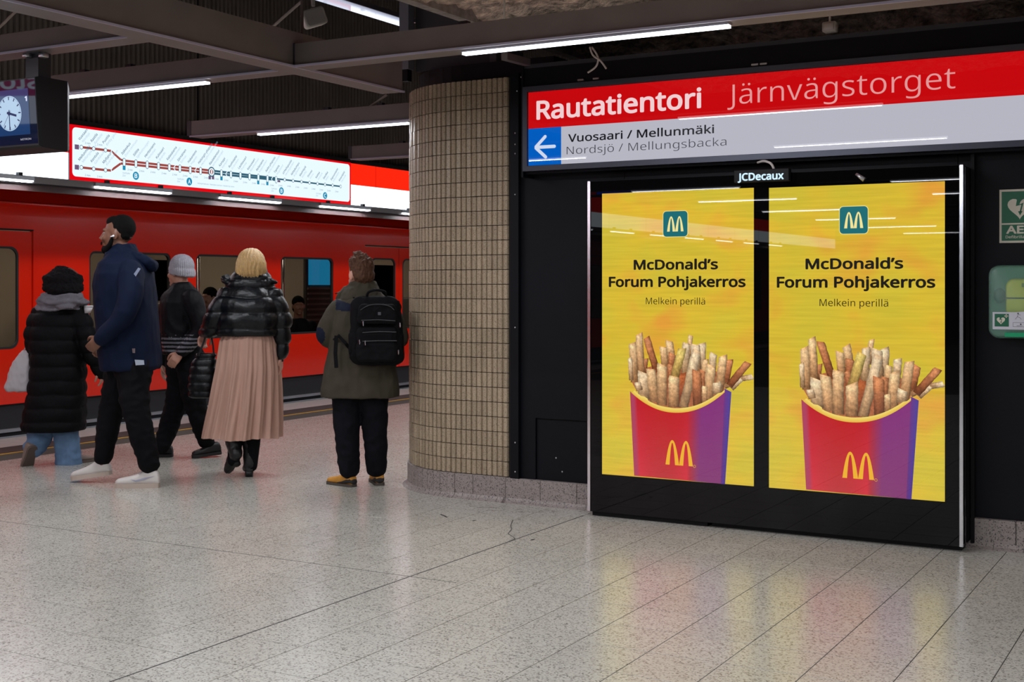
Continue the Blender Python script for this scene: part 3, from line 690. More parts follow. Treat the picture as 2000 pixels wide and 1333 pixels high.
sbox('bottom_lip', (bx0+.09, WALL_Y-DY-.006, bz0_+.012), (bx1-.05, WALL_Y-.05, bz0_+.034), mat('aed_green_bright', srgb(0, 150, 100), .3), aed)
MB().ell((bx0+.055, WALL_Y-.085, bz0_+.225), (.03, .03, .04)).build('catch', mat('aed_dark_green', srgb(6, 60, 44), .4), aed, True)

# ------------------------------------------------------------------ lit fascia along the track with the line map
FX = FAS_X; PF = planeX(FX)
_, fz0 = PF.px(802, 411); _, fz1 = PF.px(141, 244.5); _, fzm = PF.px(802, 374)
FW_ = lumi('fascia_white', 236, 246, 255, 3.0, .5, .08); FR_ = lumi('fascia_red', 236, 30, 10, 1.6, .5, .08); MAPW = lumi('map_white', 224, 240, 248, 1.12, .4, .1)
MAPR = lumi('map_red', 226, 4, 16, 1.0, .3, .1)
fas = thing('track_side_light_box', 'long lit red and white fascia box hanging above the platform edge', 'light box', (FX-.1, 3, fz0))
sbox('housing', (FX-.22, -23.5, fz0-.07), (FX-.003, 25, fz1+.05), M['dark_steel'], fas)
sbox('top_rail', (FX-.01, -23.5, fz1+.002), (FX+.012, 25, fz1+.05), mat('rail_brown', srgb(50, 46, 48), .5), fas)
sbox('bottom_rail', (FX-.003, -23.5, fz0-.062), (FX+.02, 25, fz0-.002), mat('rail_grey', srgb(150, 144, 146), .45), fas)
edges = [-20.25+k*1.62 for k in range(29)]
my0 = PF.px(133, 300)[0]; my1 = PF.px(683, 380)[0]
k0 = PF.px(734, 360)[0]
edges = sorted([k0+k*1.55 for k in range(-21, 9)])
for a, b in zip(edges, edges[1:]):
    if b > 25: continue
    flat('white_pane', [[(a+.004, fz0), (b-.004, fz0), (b-.004, fzm), (a+.004, fzm)]], FW_, fas, PF, 0)
    flat('red_pane', [[(a+.004, fzm), (b-.004, fzm), (b-.004, fz1), (a+.004, fz1)]], FR_, fas, PF, 0)
mp_ = thing('line_map', 'long white metro line map in a red frame on the lit fascia', 'map', (FX+.01, (my0+my1)/2, fz0))
PM = planeX(FX+.018)
sbox('backing', (FX+.001, my0, fz0-.004), (FX+.0175, my1, fz1+.004), M['dark_steel'], mp_)
def mpx(x, y): return PM.px(x, y)
a0, a1 = my0, my1; fb = .032
flat('red_border', [[(a0, fz0-.004), (a1, fz0-.004), (a1, fz1+.004), (a0, fz1+.004)]], MAPR, mp_, PM, 0)
flat('map_field', [rrect(a0+fb, fz0+fb, a1-fb*.8, fz1-fb*.6, .04)], MAPW, mp_, PM, .0008)
BRN = ink('line_brown', 158, 70, 62); NAV = ink('line_navy', 52, 96, 116); TXT = ink('map_text', 60, 104, 124); TXL = ink('map_text_light', 140, 170, 185)
def z1(x, y): return mpx(120+x*.15, 230+y*.15)
def z2(x, y): return mpx(400+x*.21, 280+y*.21)
lw = .022
st = []
for l in ([z1(258, 384), z1(418, 404), z1(572, 423), z1(645, 434), z1(770, 548), z1(815, 560)], [z1(258, 648), z1(418, 667), z1(572, 683), z1(645, 688), z1(770, 598), z1(815, 600)]): st += stroke(l, lw)
st += stroke([z1(815, 560), z1(1952, 690)], lw)+stroke([z1(815, 600), z1(1952, 725)], lw)
flat('route_line', st, BRN, mp_, PM, .0014)
st = stroke([z2(65, 255), z2(660, 325)], lw)+stroke([z2(65, 280), z2(660, 342)], lw)+stroke([z2(660, 330), z2(1262, 402)], lw*.8)
flat('route_line', st, NAV, mp_, PM, .0014)
stations = [(z1(258, 384), 'Vuosaari', 'Nordsjö', 0), (z1(418, 404), 'Rastila', 'Rastböle', 0), (z1(572, 423), 'Puotila', 'Botby gård', 0), (z1(258, 648), 'Mellunmäki', 'Mellungsbacka', 0), (z1(418, 667), 'Kontula', 'Gårdsbacka', 0), (z1(572, 683), 'Myllypuro', 'Kvarnbäcken', 0)]
for (x, y), a, b in zip(((815, 580), (968, 599), (1115, 614), (1262, 630), (1403, 648), (1541, 663), (1676, 681), (1810, 693)), ('Itäkeskus', 'Siilitie', 'Herttoniemi', 'Kulosaari', 'Kalasatama', 'Sörnäinen', 'Hakaniemi', 'Helsingin yliopisto'), ('Östra centrum', 'Igelkottsvägen', 'Hertonäs', 'Brändö', 'Fiskehamnen', 'Sörnäs', 'Hagnäs', 'Helsingfors universitet')): stations.append((z1(x, y), a, b, 1))
stations.append((z2(62, 266), 'Rautatientori', 'Järnvägstorget', 2))
for (x, y), a, b in zip(((153, 280), (242, 291), (330, 302), (415, 311), (497, 319), (582, 330), (662, 339)), ('Kamppi', 'Ruoholahti', 'Lauttasaari', 'Koivusaari', 'Keilaniemi', 'Aalto-yliopisto', 'Tapiola'), ('Kampen', 'Gräsviken', 'Drumsö', 'Björkholmen', 'Kägeludden', 'Aalto-universitetet', 'Hagalund')): stations.append((z2(x, y), a, b, 1))
for (x, y), a, b in zip(((742, 339), (820, 349), (898, 358), (973, 367), (1047, 376), (1117, 384), (1188, 393), (1262, 402)), ('Urheilupuisto', 'Niittykumpu', 'Matinkylä', 'Finnoo', 'Kaitaa', 'Soukka', 'Espoonlahti', 'Kivenlahti'), ('Idrottsparken', 'Ängskulla', 'Mattby', 'Finno', 'Kaitans', 'Sökö', 'Esboviken', 'Stensvik')): stations.append((z2(x, y), a, b, 0))
ring_ = []; 
for (a, b), na_, nb_, ty in stations:
    if ty == 0: o_, i_ = disc(a, b, .021, 14), disc(a, b, .016, 14)
    elif ty == 1: o_, i_ = rrect(a-.019, b-.040, a+.019, b+.040, .0185, 4), rrect(a-.014, b-.035, a+.014, b+.035, .0135, 4)
    else: o_, i_ = disc(a, b, .052, 20), disc(a, b, .040, 20)
    so = flat('station_mark', [o_], NAV, mp_, PM, .0018); flat('dot', [i_], MAPW, so, PM, .0022)
    rot = math.radians(48); up = .055 if ty else .045
    text('station_name', na_, TXT, mp_, PM, a-.02, None, b+up+.012, .026, off=.0014, bold=.01, res=1, rot=rot)
    text('station_name', nb_, TXL, mp_, PM, a+.022, None, b+up-.002, .024, off=.0014, bold=-.01, res=1, rot=rot)
(a, b) = stations[14][0]; flat('current_stop_mark', [disc(a, b, .026, 14)], BRN, mp_, PM, .0026); flat('current_stop_mark', [[(a-.009, b-.02), (a+.009, b-.02), (a+.009, b+.02), (a-.009, b+.02)]], MAPW, mp_, PM, .003)
for i in range(len(stations)-1):
    (x0, y0), (x1, y1) = stations[i][0], stations[i+1][0]
    if i in (2, 5): continue
    text('minutes', '2 min', TXT, mp_, PM, (x0+x1)/2-.03, None, (y0+y1)/2-(.075 if i > 1 else -.035), .018, off=.0014, bold=0, res=1)
ch = []
for z, x, y in ((z1, 655, 440), (z1, 655, 680), (z1, 1470, 655), (z1, 1745, 690), (z2, 200, 286), (z2, 625, 334)):
    a, b = z(x, y); ch += stroke([(a+.02, b+.035), (a-.012, b), (a+.02, b-.035)], .009)
flat('chevron', ch, MAPW, mp_, PM, .0024)
cir = ink('zone_blue', 34, 140, 178)
for z, x, y, t_ in ((z1, 968, 757, 'B'), (z1, 1664, 832, 'A'), (z2, 712, 443, 'B'), (z2, 1118, 487, 'C')):
    a, b = z(x, y); flat('zone_disc', [disc(a, b, .040, 20)], cir, mp_, PM, .0014); text('zone_letter', t_, MAPW, mp_, PM, a-.018, a+.018, b-.022, .044, off=.0022, bold=.02, res=2)
for z, x, y in ((z1, 968, 757), (z1, 1664, 832), (z2, 712, 443), (z2, 1118, 487)):
    a, b = z(x, y); text('zone_name', 'Vyöhyke', TXL, mp_, PM, a-.17, None, b+.008, .017, off=.0014, bold=0, res=1); text('zone_name', 'Zon', TXL, mp_, PM, a-.17, None, b-.018, .017, off=.0014, bold=0, res=1)
a, b = z1(1770, 856); text('zone_name', 'Helsingin keskusta / Helsingfors centrum / Helsinki City Centre', TXL, mp_, PM, a, a+.55, b-.005, .014, off=.0014, bold=.01, res=1)
bx_ = []
for z, x, y in ((z1, 815, 655), (z2, 154, 327), (z2, 496, 365), (z2, 581, 374)):
    a, b = z(x, y); bx_.append([(a-.018, b-.02), (a+.018, b-.02), (a+.018, b+.02), (a-.018, b+.02)])
flat('interchange_mark', bx_, cir, mp_, PM, .0014)
pv = []
for x in (45, 75): a, b = z2(x, 320); pv.append([(a-.018, b-.018), (a+.018, b-.018), (a+.018, b+.018), (a-.018, b+.018)])
for x, y in ((205, 382), (205, 646)): a, b = z1(x, y); pv.append([(a-.03, b-.022), (a+.02, b-.022), (a+.02, b+.022), (a-.03, b+.022)])
a, b = z2(690, 353); pv.append([(a-.025, b-.012), (a+.02, b-.012), (a+.02, b+.012), (a-.025, b+.012)])
flat('route_tag', pv, ink('tag_purple', 110, 88, 120), mp_, PM, .0014)
# platform name on the stretch of fascia nearer than the clock (seen only as a reflection)
fl = thing('track_side_name_lettering', 'white station name lettering on the red fascia near the clock', 'lettering', (FX+.005, 0, fz1))
text('lettering', 'Rautatientori   Järnvägstorget', FW_, fl, PF, -2.2, 2.0, fzm+.06, .14, off=.004, bold=.02)

# tubes under the fascia
def batten(name, c, L_, axis, watts, wd=.05, label=None, group=None, cat='lamp', lit=True, size=.035):
    """slim LED batten, hanging from above; axis 0 = X, 1 = Y; c = centre of the lit underside"""
    o = thing(name, label, cat, c, group)
    h = [L_/2, wd/2] if axis == 0 else [wd/2, L_/2]
    key = ('bt', name, round(L_, 3), axis, wd)
    if key not in _bt:
        m1 = MB().box((-h[0], -h[1], .012), (h[0], h[1], .045)).mesh('housing', M['alu'])
        m2 = MB().box((-h[0]+.004, -h[1]+.006, 0), (h[0]-.004, h[1]-.006, .014)).mesh('diffuser', M['lamp_on'])
        m3 = MB().box((-.02, -.02, .045), (.02, .02, .075)).mesh('mounting_clip', M['dark_steel'])
        ld = bpy.data.lights.new('tube', 'AREA'); ld.shape = 'RECTANGLE'; ld.size = L_-.02; ld.size_y = wd*.7; ld.energy = watts; ld.color = LAMPC
        _bt[key] = (m1, m2, m3, ld)
    m1, m2, m3, ld = _bt[key]
    link('housing', m1, o); link('diffuser', m2, o)
    for s in (-.35, .35): link('mounting_clip', m3, o, (s*L_, 0, 0) if axis == 0 else (0, s*L_, 0))
    l = bpy.data.objects.new('tube_light', ld); C.objects.link(l); l.parent = o; l.location = (0, 0, -.003); l.rotation_euler = (0, 0, 0 if axis == 0 else PI/2)
    return o
_bt = {}
lx = FX+.03; lz = fz0-.075
ly0 = on_X(183, 361, lx).y; lz = on_X(183, 366, lx).z
ordn = {0: 'lit tube under the line map, between the tall man and the map\'s left third', 1: 'lit tube under the line map, above the blonde woman and the man with the rucksack', 2: 'lit tube under the fascia, nearest the tiled pillar', -1: 'lit tube under the fascia at the left edge, below the clock'}
for k in range(-14, 8):
    y_ = ly0+.5+k*1.675
    seen = k in ordn
    batten('fascia_tube', (lx, y_, lz), .98, 1, 7.0, .035, ordn.get(k, 'lit tube under the track side fascia, outside the view'), 'tubes under the track side fascia')
sbox('tube_channel', (FX-.06, -23.5, lz-.075), (FX-.045, 25, lz+.05), mat('channel_brown', srgb(86, 66, 66), .5), fas)

# ------------------------------------------------------------------ steel beams and battens overhead
ZB = H+1.205
def ibeam(name, a, b, axis, h, wd, label, m=None):
    """box beam with a thin lower flange and lip; a..b along axis at other coordinate c"""
    pass
RAILM = mat('rail_highlight', srgb(176, 172, 196), .3, spec=.6)  # pale rail colour paints the bluish white highlight of the flange lips
def beam(label, axis, c, a, b, h, wd, slots=()):
    o = thing('ceiling_beam', label, 'beam', ((a+b)/2, c, ZB) if axis == 0 else (c, (a+b)/2, ZB), 'steel beams under the ceiling')
    def bx(name, c0, c1, z0, z1, m, aa=a, bb=b):
        p0 = (aa, c+c0, z0) if axis == 0 else (c+c0, aa, z0); p1 = (bb, c+c1, z1) if axis == 0 else (c+c1, bb, z1); return sbox(name, p0, p1, m, o)
    bx('web', -wd/2, wd/2, ZB+.012, ZB+h, M['beam'])
    bx('flange', -wd/2-.012, wd/2+.012, ZB, ZB+.012, M['beam'])
    bx('highlight_rail', *((-wd/2-.02, -wd/2-.012) if axis == 0 else (wd/2+.012, wd/2+.02)), ZB-.003, ZB+.008, RAILM)
    bx('dark_end', -wd/2-.003, wd/2+.003, ZB+.012, ZB+h+.003, M['dark_steel'], a-.04, a)  # dark block painted in for the beam's shadowy end
    for s in slots: bx('hanger_clip', -.02, .02, ZB+h, ZB+h+.025, M['dark_steel'], s, s+.05)
    return o
XB = -4.62
beam('tall beam running along the track direction, from top left to the tiled pillar', 1, XB, .5, 6.62, .2, .14)
beam('short cross beam at the top left that carries the clock', 0, 4.56, -7.4, XB-.08, .105, .12)
beam('cross beam left of the tall beam, with a lit batten right of the clock', 0, 5.68, -7.4, XB-.08, .125, .12, (-6.35, -5.95))
beam('long cross beam at top right, in front of the rock ceiling', 0, 5.62, XB+.08, 4.0, .13, .12, (-3.5, -1.2))
beam('cross beam whose left end floats above the middle of the line map', 0, 7.83, -7.42, -4.95, .13, .12, (-6.1, -5.6))
beam('farthest cross beam, just left of the tiled pillar', 0, 10.0, -7.42, -4.95, .13, .12, (-6.9,))
ZL = H+.211*5.60
def hb(x0, y_, label, watts=LAMP_W, L_=1.44): batten('strip_lamp', (x0+L_/2, y_, ZL), L_, 0, watts, .05, label, 'ceiling strip lamps')
xl0 = 5.60*-.6195; hb(xl0, 5.60, 'lit strip lamp under the long cross beam at top right')
hb(5.65*-.9308-1.44, 5.65, 'lit strip lamp under the beam right of the clock')
hb(-.8632*7.80, 7.80, 'lit strip lamp pointing at the top of the tiled pillar')
hb(-6.74, 9.98, 'lit strip lamp beside the pillar, almost hidden behind it')
for y_ in (3.45, 1.3, -.9, -3.2, -6.0, -9.0, -12.5, -16):
    for x_ in (-6.7, -3.47, -.24, 3.0): hb(x_, y_, 'strip lamp over the platform behind the camera')
for y_ in (12.2, 14.4, 16.6, 19.5):
    hb(-6.74, y_, 'strip lamp over the far platform behind the pillar'); beam('steel cross beam over the far platform, hidden behind the pillar', 0, y_, -7.42, -4.95, .13, .12)
for y_ in (3.45, 1.3, -.9, -3.2, -6.0, -9.0, -12.5, -16): beam('steel cross beam over the platform behind the camera', 0, y_, -7.42, XB-.08, .13, .12); beam('steel cross beam over the platform behind the camera', 0, y_, XB+.08, 5.0, .13, .12)
hb(3.2, 5.6, 'strip lamp over the platform right of the view')
# steel box above the pillar, upright and louvred light panels
bxs = thing('steel_duct_box', 'dark steel box resting above the tiled pillar', 'duct', (-4.8, 7.4, 2.9))
pd = planeY(7.35)
d0 = pd.px(812, 150); d1 = pd.px(972, 150)
sbox('casing', (d0[0], 7.35, 2.87), (min(d1[0]-.06, -4.2), 7.75, 3.85), mat('duct', srgb(52, 50, 54), .5), bxs)
sbox('casing_edge', (d1[0]-.05, 7.33, 2.87), (d1[0], 7.7, 3.0), mat('duct_edge', srgb(84, 82, 86), .5), bxs)
up_ = thing('steel_upright', 'slim grey steel upright above the left edge of the tiled pillar', 'post', (d0[0]-.03, 7.3, 2.8))
sbox('post', (d0[0]-.075, 7.26, 2.88), (d0[0]+.0, 7.33, 3.9), mat('upright', srgb(104, 104, 112), .45), up_)
sbox('foot', (d0[0]-.06, 7.27, 2.80), (d0[0]-.015, 7.32, 2.88), M['black'], up_)
for (x_, lab_, ya, yb_) in ((-6.0, 'white lit tube high above, ending at the upright, lower of two', 4.8, 8.8), (-6.4, 'white lit tube high above, ending at the upright, upper of two', 4.4, 9.3)):
    zz = H+.359*abs(x_)*(1 if x_ == -6.0 else 1.12)
    o = thing('high_lamp', lab_, 'lamp', (x_, (ya+yb_)/2, zz), 'lit tubes high above')
    sbox('reflector', (x_-.09, ya, zz+.012), (x_+.09, yb_, zz+.05), M['alu'], o)
    sbox('diffuser', (x_-.07, ya, zz), (x_+.07, yb_, zz+.012), lumi('hl', 205, 210, 232, .75), o)
# loudspeaker, rods, small boxes and cables
PSP = planeY(6.2)
ls = thing('loudspeaker', 'white wall loudspeaker hanging under the ceiling left of the tall beam junction', 'loudspeaker', on_Y(620, 30, 6.2))
c_ = on_Y(612, 36, 6.2); Mx = Matrix.Translation(c_) @ Matrix.Rotation(.9, 4, 'Z') @ Matrix.Rotation(-.35, 4, 'Y')
lb = MB().loft([[Vector((a, y_, b)) for a, b in rrect(-.07+i_, -.055+i_, .07-i_, .055-i_, .02)] for y_, i_ in ((-.05, .006), (-.045, 0), (.03, .004), (.055, .016))])
lb.v = [Mx @ p_ for p_ in lb.v]; lb.build('enclosure', M['white_plastic'], ls, True)
gb = MB().loft([[Vector((a, y_, b)) for a, b in rrect(-.058, -.044, .058, .044, .015)] for y_ in (-.0525, -.049)]); gb.v = [Mx @ p_ for p_ in gb.v]; gb.build('grille', mat('grille', srgb(188, 186, 180), .6, bump=.6, bscale=400), ls)
MB().tube([on_Y(608, -40, 6.2), on_Y(612, 12, 6.2)], .012).build('bracket', M['white_plastic'], ls)
rd = thing('conduit_rod', 'thin vertical conduit with clamps standing on the beam junction', 'rod', on_Y(590, 92, 5.75))
MB().tube([on_Y(590, -30, 5.75), on_Y(590, 84, 5.75)], .009).build('rod', mat('rod', srgb(96, 84, 80), .5), rd)
sbox('clamp', tuple(on_Y(590, 84, 5.75)-Vector((.025, .025, .03))), tuple(on_Y(590, 84, 5.75)+Vector((.025, .025, .02))), M['dark_steel'], rd)
for (p0, p1, Yp, lab_) in (((-20, 72), (37, 16), 5.4, 'pale diagonal brace rod at the far top left corner'), ((508, 74), (592, 0), 6.4, 'pale diagonal brace rod left of the loudspeaker'), ((703, 222), (756, 185), 7.83, 'pale diagonal brace rod just left of the tiled pillar')):
    o = thing('brace_rod', lab_, 'rod', on_Y(*p0, Yp), 'diagonal brace rods'); MB().tube([on_Y(*p0, Yp), on_Y(*p1, Yp)], .009).build('rod', mat('rod_pale', srgb(150, 138, 128), .5), o)
wb = thing('junction_box', 'small pale junction box on the rock ceiling', 'box', on_Y(1618, 50, 7.0)); p_ = on_Y(1605, 63, 7.0); q_ = on_Y(1632, 40, 7.0)
bbox('case', (p_.x, 7.0, p_.z), (q_.x, 7.06, q_.z), mat('jb', srgb(150, 142, 136), .5), wb, .006, 1); bbox('cap', (p_.x+.01, 6.992, p_.z+.01), (q_.x-.01, 7.0, q_.z-.01), mat('jb2', srgb(160, 150, 146), .5), wb, .003, 1)
MB().tube([(q_.x-.04, 7.03, q_.z), (q_.x-.04, 7.03, 3.2)], .006).build('conduit', M['cable'], wb)
ob_ = thing('unlit_lamp', 'short unlit grey lamp housing behind the lit strip lamp at top right', 'lamp', on_Y(1005, 115, 6.6)); p0, p1 = on_Y(985, 110, 6.6), on_Y(1030, 122, 6.9)
MB().tube([p0, p1], .03, 4).build('housing', M['alu'], ob_); MB().tube([p0+Vector((0, 0, .02)), p0+Vector((0, 0, .5))], .006).build('wire', M['cable'], ob_)
lg = thing('pale_ledge', 'pale strip lying on the dark canopy at top right', 'strip', on_Y(1800, 70, 7.3)); p0 = on_Y(1755, 80, 7.25); p1 = on_Y(1850, 71, 7.25)
sbox('strip', (p0.x, 7.25, 2.80), (p1.x, 7.3, 2.83), mat('ledge', srgb(70, 68, 76), .5), lg)
for pts, Yp, lab_ in (([(1152, 92), (1158, 108), (1172, 118), (1184, 134)], 6.9, 'grey cable hanging from the long beam to the canopy, right strand'), ([(1156, 92), (1168, 112), (1164, 130), (1148, 142)], 6.95, 'grey cable hanging from the long beam to the canopy, left strand'), ([(1018, 152), (1032, 134), (1060, 126), (1095, 132), (1118, 142)], 7.1, 'grey cable looping over the left end of the canopy')):
    o = thing('hanging_cable', lab_, 'cable', on_Y(*pts[0], Yp), 'loose cables above the sign'); MB().tube([on_Y(x, y, Yp) for x, y in pts], .006, 6, 4).build('strand', M['cable'], o, True)
wp = thing('white_ceiling_panel', 'white panel edge at the top, left of the middle', 'panel', on_Y(275, 5, 5.2)); p0 = on_Y(240, 0, 5.2); p1 = on_Y(312, 18, 5.2)
sbox('panel', (p0.x, 5.2, p1.z), (p1.x, 5.26, p0.z+.15), M['white_plastic'], wp)
sp_ = thing('ceiling_spotlight', 'white round spot lamp at the top left corner', 'lamp', on_Y(-3, 5, 4.8)); MB().ell(on_Y(-2, 6, 4.8), (.03, .03, .025)).build('head', M['white_plastic'], sp_, True)

# ------------------------------------------------------------------ clock display hanging from the short beam
CY = 4.44; e = on_Y(72, 215, CY)
ck = thing('platform_display', 'black hanging platform display showing a round analogue clock', 'display', (e.x-.3, CY+.1, e.z))
tilt = Matrix.Translation(e) @ Matrix.Rotation(math.radians(4), 4, 'X') @ Matrix.Translation(-e)
zb, zt_ = on_Y(72, 283, CY).z, on_Y(68, 151, CY).z; xr = e.x; xl_ = xr-.75; dp = .23
mb = MB().loft([[tilt @ Vector((x, CY+dd, z)) if dd < .1 else Vector((x, CY+dd, z)) for x, z in ((xl_, z0), (xr-i_, z0), (xr-i_, z1_), (xl_, z1_))] for dd, z0, z1_, i_ in ((0.0, zb, zt_, 0), (.02, zb-.012, zt_+.004, -.008), (.19, zb-.018, zt_+.004, -.006), (.215, zb-.004, zt_-.03, .01))])
mb.build('casing', mat('clock_case', srgb(8, 10, 17), .5, spec=.3), ck)
n_ = tilt.to_3x3() @ Vector((0, -1, 0)); v_ = tilt.to_3x3() @ Vector((0, 0, 1))
PC = Plane(tilt @ Vector((e.x, CY, e.z)), (1, 0, 0), n_, v_)
q0 = PC.px(73, 283); q1 = PC.px(67, 151)
flat('screen_glass', [[(-.74, q0[1]+.008), (-.004, q0[1]+.008), (-.004, q1[1]-.004), (-.74, q1[1]-.004)]], mat('screen_glass', (.005, .008, .02, 1), .02, spec=.22, emit=srgb(10, 16, 40), es=.6), ck, PC, .001)
i0_ = PC.px(60, 262); i1_ = PC.px(54, 172)
flat('screen_image', [[(-.70, i0_[1]), (i0_[0], i0_[1]), (i0_[0], i1_[1]), (-.70, i1_[1])]], mat('screen_blue', (.0, .0, .0, 1), .03, spec=.22, emit=srgb(36, 66, 116), es=.8), ck, PC, .002)
cc = PC.px(19.5, 222); rr = (PC.px(19.5, 188)[1]-PC.px(19.5, 257)[1])/2
dial = flat('clock_dial', [disc(cc[0], cc[1], rr, 40)], ink('dial', 178, 205, 232), ck, PC, .003)
HND = ink('clock_hand_ink', 16, 34, 84)
tk = []
for k in range(60):
    a = 2*PI*k/60; big = k % 5 == 0; r0 = rr*(.76 if big else .91); 
    tk += stroke([(cc[0]+r0*math.sin(a), cc[1]+r0*math.cos(a)), (cc[0]+rr*.96*math.sin(a), cc[1]+rr*.96*math.cos(a))], rr*(.07 if big else .022))
tag(flat('minute_ticks', tk, HND, dial, PC, .004), kind='stuff')
for ang, ln, wd_ in ((105, .62, .13), (181, .95, .07), (217, .86, .025)):
    a = math.radians(ang); flat('hand', stroke([(cc[0]-rr*.2*math.sin(a), cc[1]-rr*.2*math.cos(a)), (cc[0]+rr*ln*math.sin(a), cc[1]+rr*ln*math.cos(a))], rr*wd_), HND, dial, PC, .005)
flat('hub', [disc(cc[0], cc[1], rr*.12, 14)], HND, dial, PC, .006)
ptext('lettering', '1', ink('one', 220, 225, 255), ck, PC, 49, 53.5, 198, 188, bold=.04)
ptext('lettering', 'MITRON', ink('brandink', 190, 190, 205), ck, PC, 41, 61.5, 274.5, 271, bold=.0)
pq = on_Y(57, 120, CY+.1)
sbox('hanger_post', (on_Y(56, 120, CY+.1).x, CY+.08, zt_-.01), (on_Y(81, 120, CY+.1).x, CY+.16, ZB-.004), M['dark_steel'], ck)
for x_ in (50, 82): p_ = on_Y(x_, 108, CY+.05); bbox('clamp', tuple(p_-Vector((.018, .01, .012))), tuple(p_+Vector((.018, .03, .012))), M['alu'], ck, .004, 1)
# wayfinding sign behind the camera, seen mirrored in the display glass
WY = -2.0; ws = thing('wayfinding_sign', 'blue hanging wayfinding sign mirrored in the left end of the display glass', 'sign', (-7.6, WY, 2.6))
sbox('housing', (-8.5, WY-.12, 2.62), (-6.86, WY-.002, 2.98), M['dark_steel'], ws)
PWs = Plane((0, WY, 0), (-1, 0, 0), (0, 1, 0))
flat('blue_panel', [[(6.87, 2.65), (7.72, 2.65), (7.72, 2.95), (6.87, 2.95)]], lumi('wf_blue', 10, 60, 200, 2.2), ws, PWs, .0)
flat('red_panel', [[(7.73, 2.65), (8.49, 2.65), (8.49, 2.95), (7.73, 2.95)]], lumi('wf_red', 180, 10, 30, 1.5), ws, PWs, .0)
WI = lumi('wf_ink', 200, 230, 255, 2.5)
flat('arrow', stroke([(7.0, 2.8), (7.2, 2.8)], .022)+stroke([(7.09, 2.89), (6.99, 2.8), (7.09, 2.71)], .022), WI, ws, PWs, .002)
flat('escalator_symbol', stroke([(7.66, 2.92), (7.6, 2.92), (7.42, 2.72), (7.32, 2.7), (7.34, 2.76), (7.42, 2.78), (7.58, 2.95)], .012), WI, ws, PWs, .002)
flat('train_symbol', stroke([(7.8, 2.72), (7.8, 2.88), (7.83, 2.91), (7.89, 2.91), (7.92, 2.88), (7.92, 2.72), (7.8, 2.72)], .014)+[[(7.82, 2.8), (7.9, 2.8), (7.9, 2.86), (7.82, 2.86)]], WI, ws, PWs, .002)
# ------------------------------------------------------------------ metro train at the platform
RED = mat('train_red', srgb(240, 36, 10), .2, spec=.5, coat=.6)
RED2 = mat('train_red_door', srgb(240, 38, 11), .2, spec=.5, coat=.6)
SK = mat('train_skirt', srgb(34, 32, 36), .5)
tr = thing('metro_train', 'red metro train standing along the platform edge', 'train', (TRAIN_X-1.4, 8, -.6))
PT = planeX(TRAIN_X)
zs = .29; zsh = 2.05; Y0, Y1 = -20, 24
zw0 = PT.px(600, 652)[1]; zw1 = PT.px(600, 503)[1]
wins = [(9.0, 10.12), (10.5, 11.47), (11.93, 12.95)]
doors = [(13.62, 15.22)]
ofs = 6.9
W_all = []; D_all = []
for k in range(-4, 3):
    W_all += [(a+k*ofs, b+k*ofs) for a, b in wins]; D_all += [(a+k*ofs, b+k*ofs) for a, b in doors]
zd1 = PT.px(10, 449)[1]
holes = [rrect(a, zw0, b, zw1, .07) for a, b in W_all if Y0+.1 < a and b < Y1-.1]
dh = [[(a, .10), (b, .10), (b, zd1), (a, zd1)] for a, b in D_all if Y0+.1 < a and b < Y1-.1]
body = plate('body_side', [(Y0, zs), (Y1, zs), (Y1, zsh), (Y0, zsh)], [h for h in holes]+[[(a, zs+.002) if i < 2 else (a, b) for i, (a, b) in enumerate(h)] for h in dh], .05, PT, 0, RED, tr)
# cantrail curving inwards to the roof
mb = MB(); prof = [(0, zsh), (-.01, 2.18), (-.05, 2.32), (-.13, 2.46), (-.26, 2.57), (-.5, 2.65), (-1.4, 2.72), (-2.8, 2.5)]
mb.add([Vector((TRAIN_X+a, y_, z)) for y_ in (Y0, Y1) for a, z in prof], [(i, i+1, len(prof)+i+1, len(prof)+i) for i in range(len(prof)-1)])
mb.build('roof', RED, tr, True)
sbox('drip_rail', (TRAIN_X-.02, Y0, 2.16), (TRAIN_X+.006, Y1, 2.175), RED2, tr)
sbox('skirt', (TRAIN_X-.05, Y0, -.9), (TRAIN_X-.012, Y1, zs), SK, tr)
sbox('sill_step', (TRAIN_X-.012, Y0, .03), (TRAIN_X+.012, Y1, .062), M['alu'], tr)
sbox('lower_trim', (TRAIN_X-.012, Y0, zs-.012), (TRAIN_X+.004, Y1, zs), M['black'], tr)
gls = bpy.data.materials.new('window_glass'); gls.use_nodes = True; nt = gls.node_tree; nt.nodes.remove(nt.nodes['Principled BSDF'])
tr_ = nt.nodes.new('ShaderNodeBsdfTransparent'); tr_.inputs[0].default_value = (.8, .8, .78, 1); gy = nt.nodes.new('ShaderNodeBsdfGlossy'); gy.inputs['Roughness'].default_value = .03
lw_ = nt.nodes.new('ShaderNodeLayerWeight'); pw_ = nt.nodes.new('ShaderNodeMath'); pw_.operation = 'POWER'; pw_.inputs[1].default_value = 4; nt.links.new(lw_.outputs['Facing'], pw_.inputs[0]); fz = nt.nodes.new('ShaderNodeMath'); fz.operation = 'MULTIPLY_ADD'; fz.inputs[1].default_value = .8; fz.inputs[2].default_value = .03; nt.links.new(pw_.outputs[0], fz.inputs[0]); mxs = nt.nodes.new('ShaderNodeMixShader')
nt.links.new(fz.outputs[0], mxs.inputs[0]); nt.links.new(tr_.outputs[0], mxs.inputs[1]); nt.links.new(gy.outputs[0], mxs.inputs[2]); nt.links.new(mxs.outputs[0], nt.nodes['Material Output'].inputs[0])
RUB = mat('window_rubber', srgb(26, 24, 24), .5)
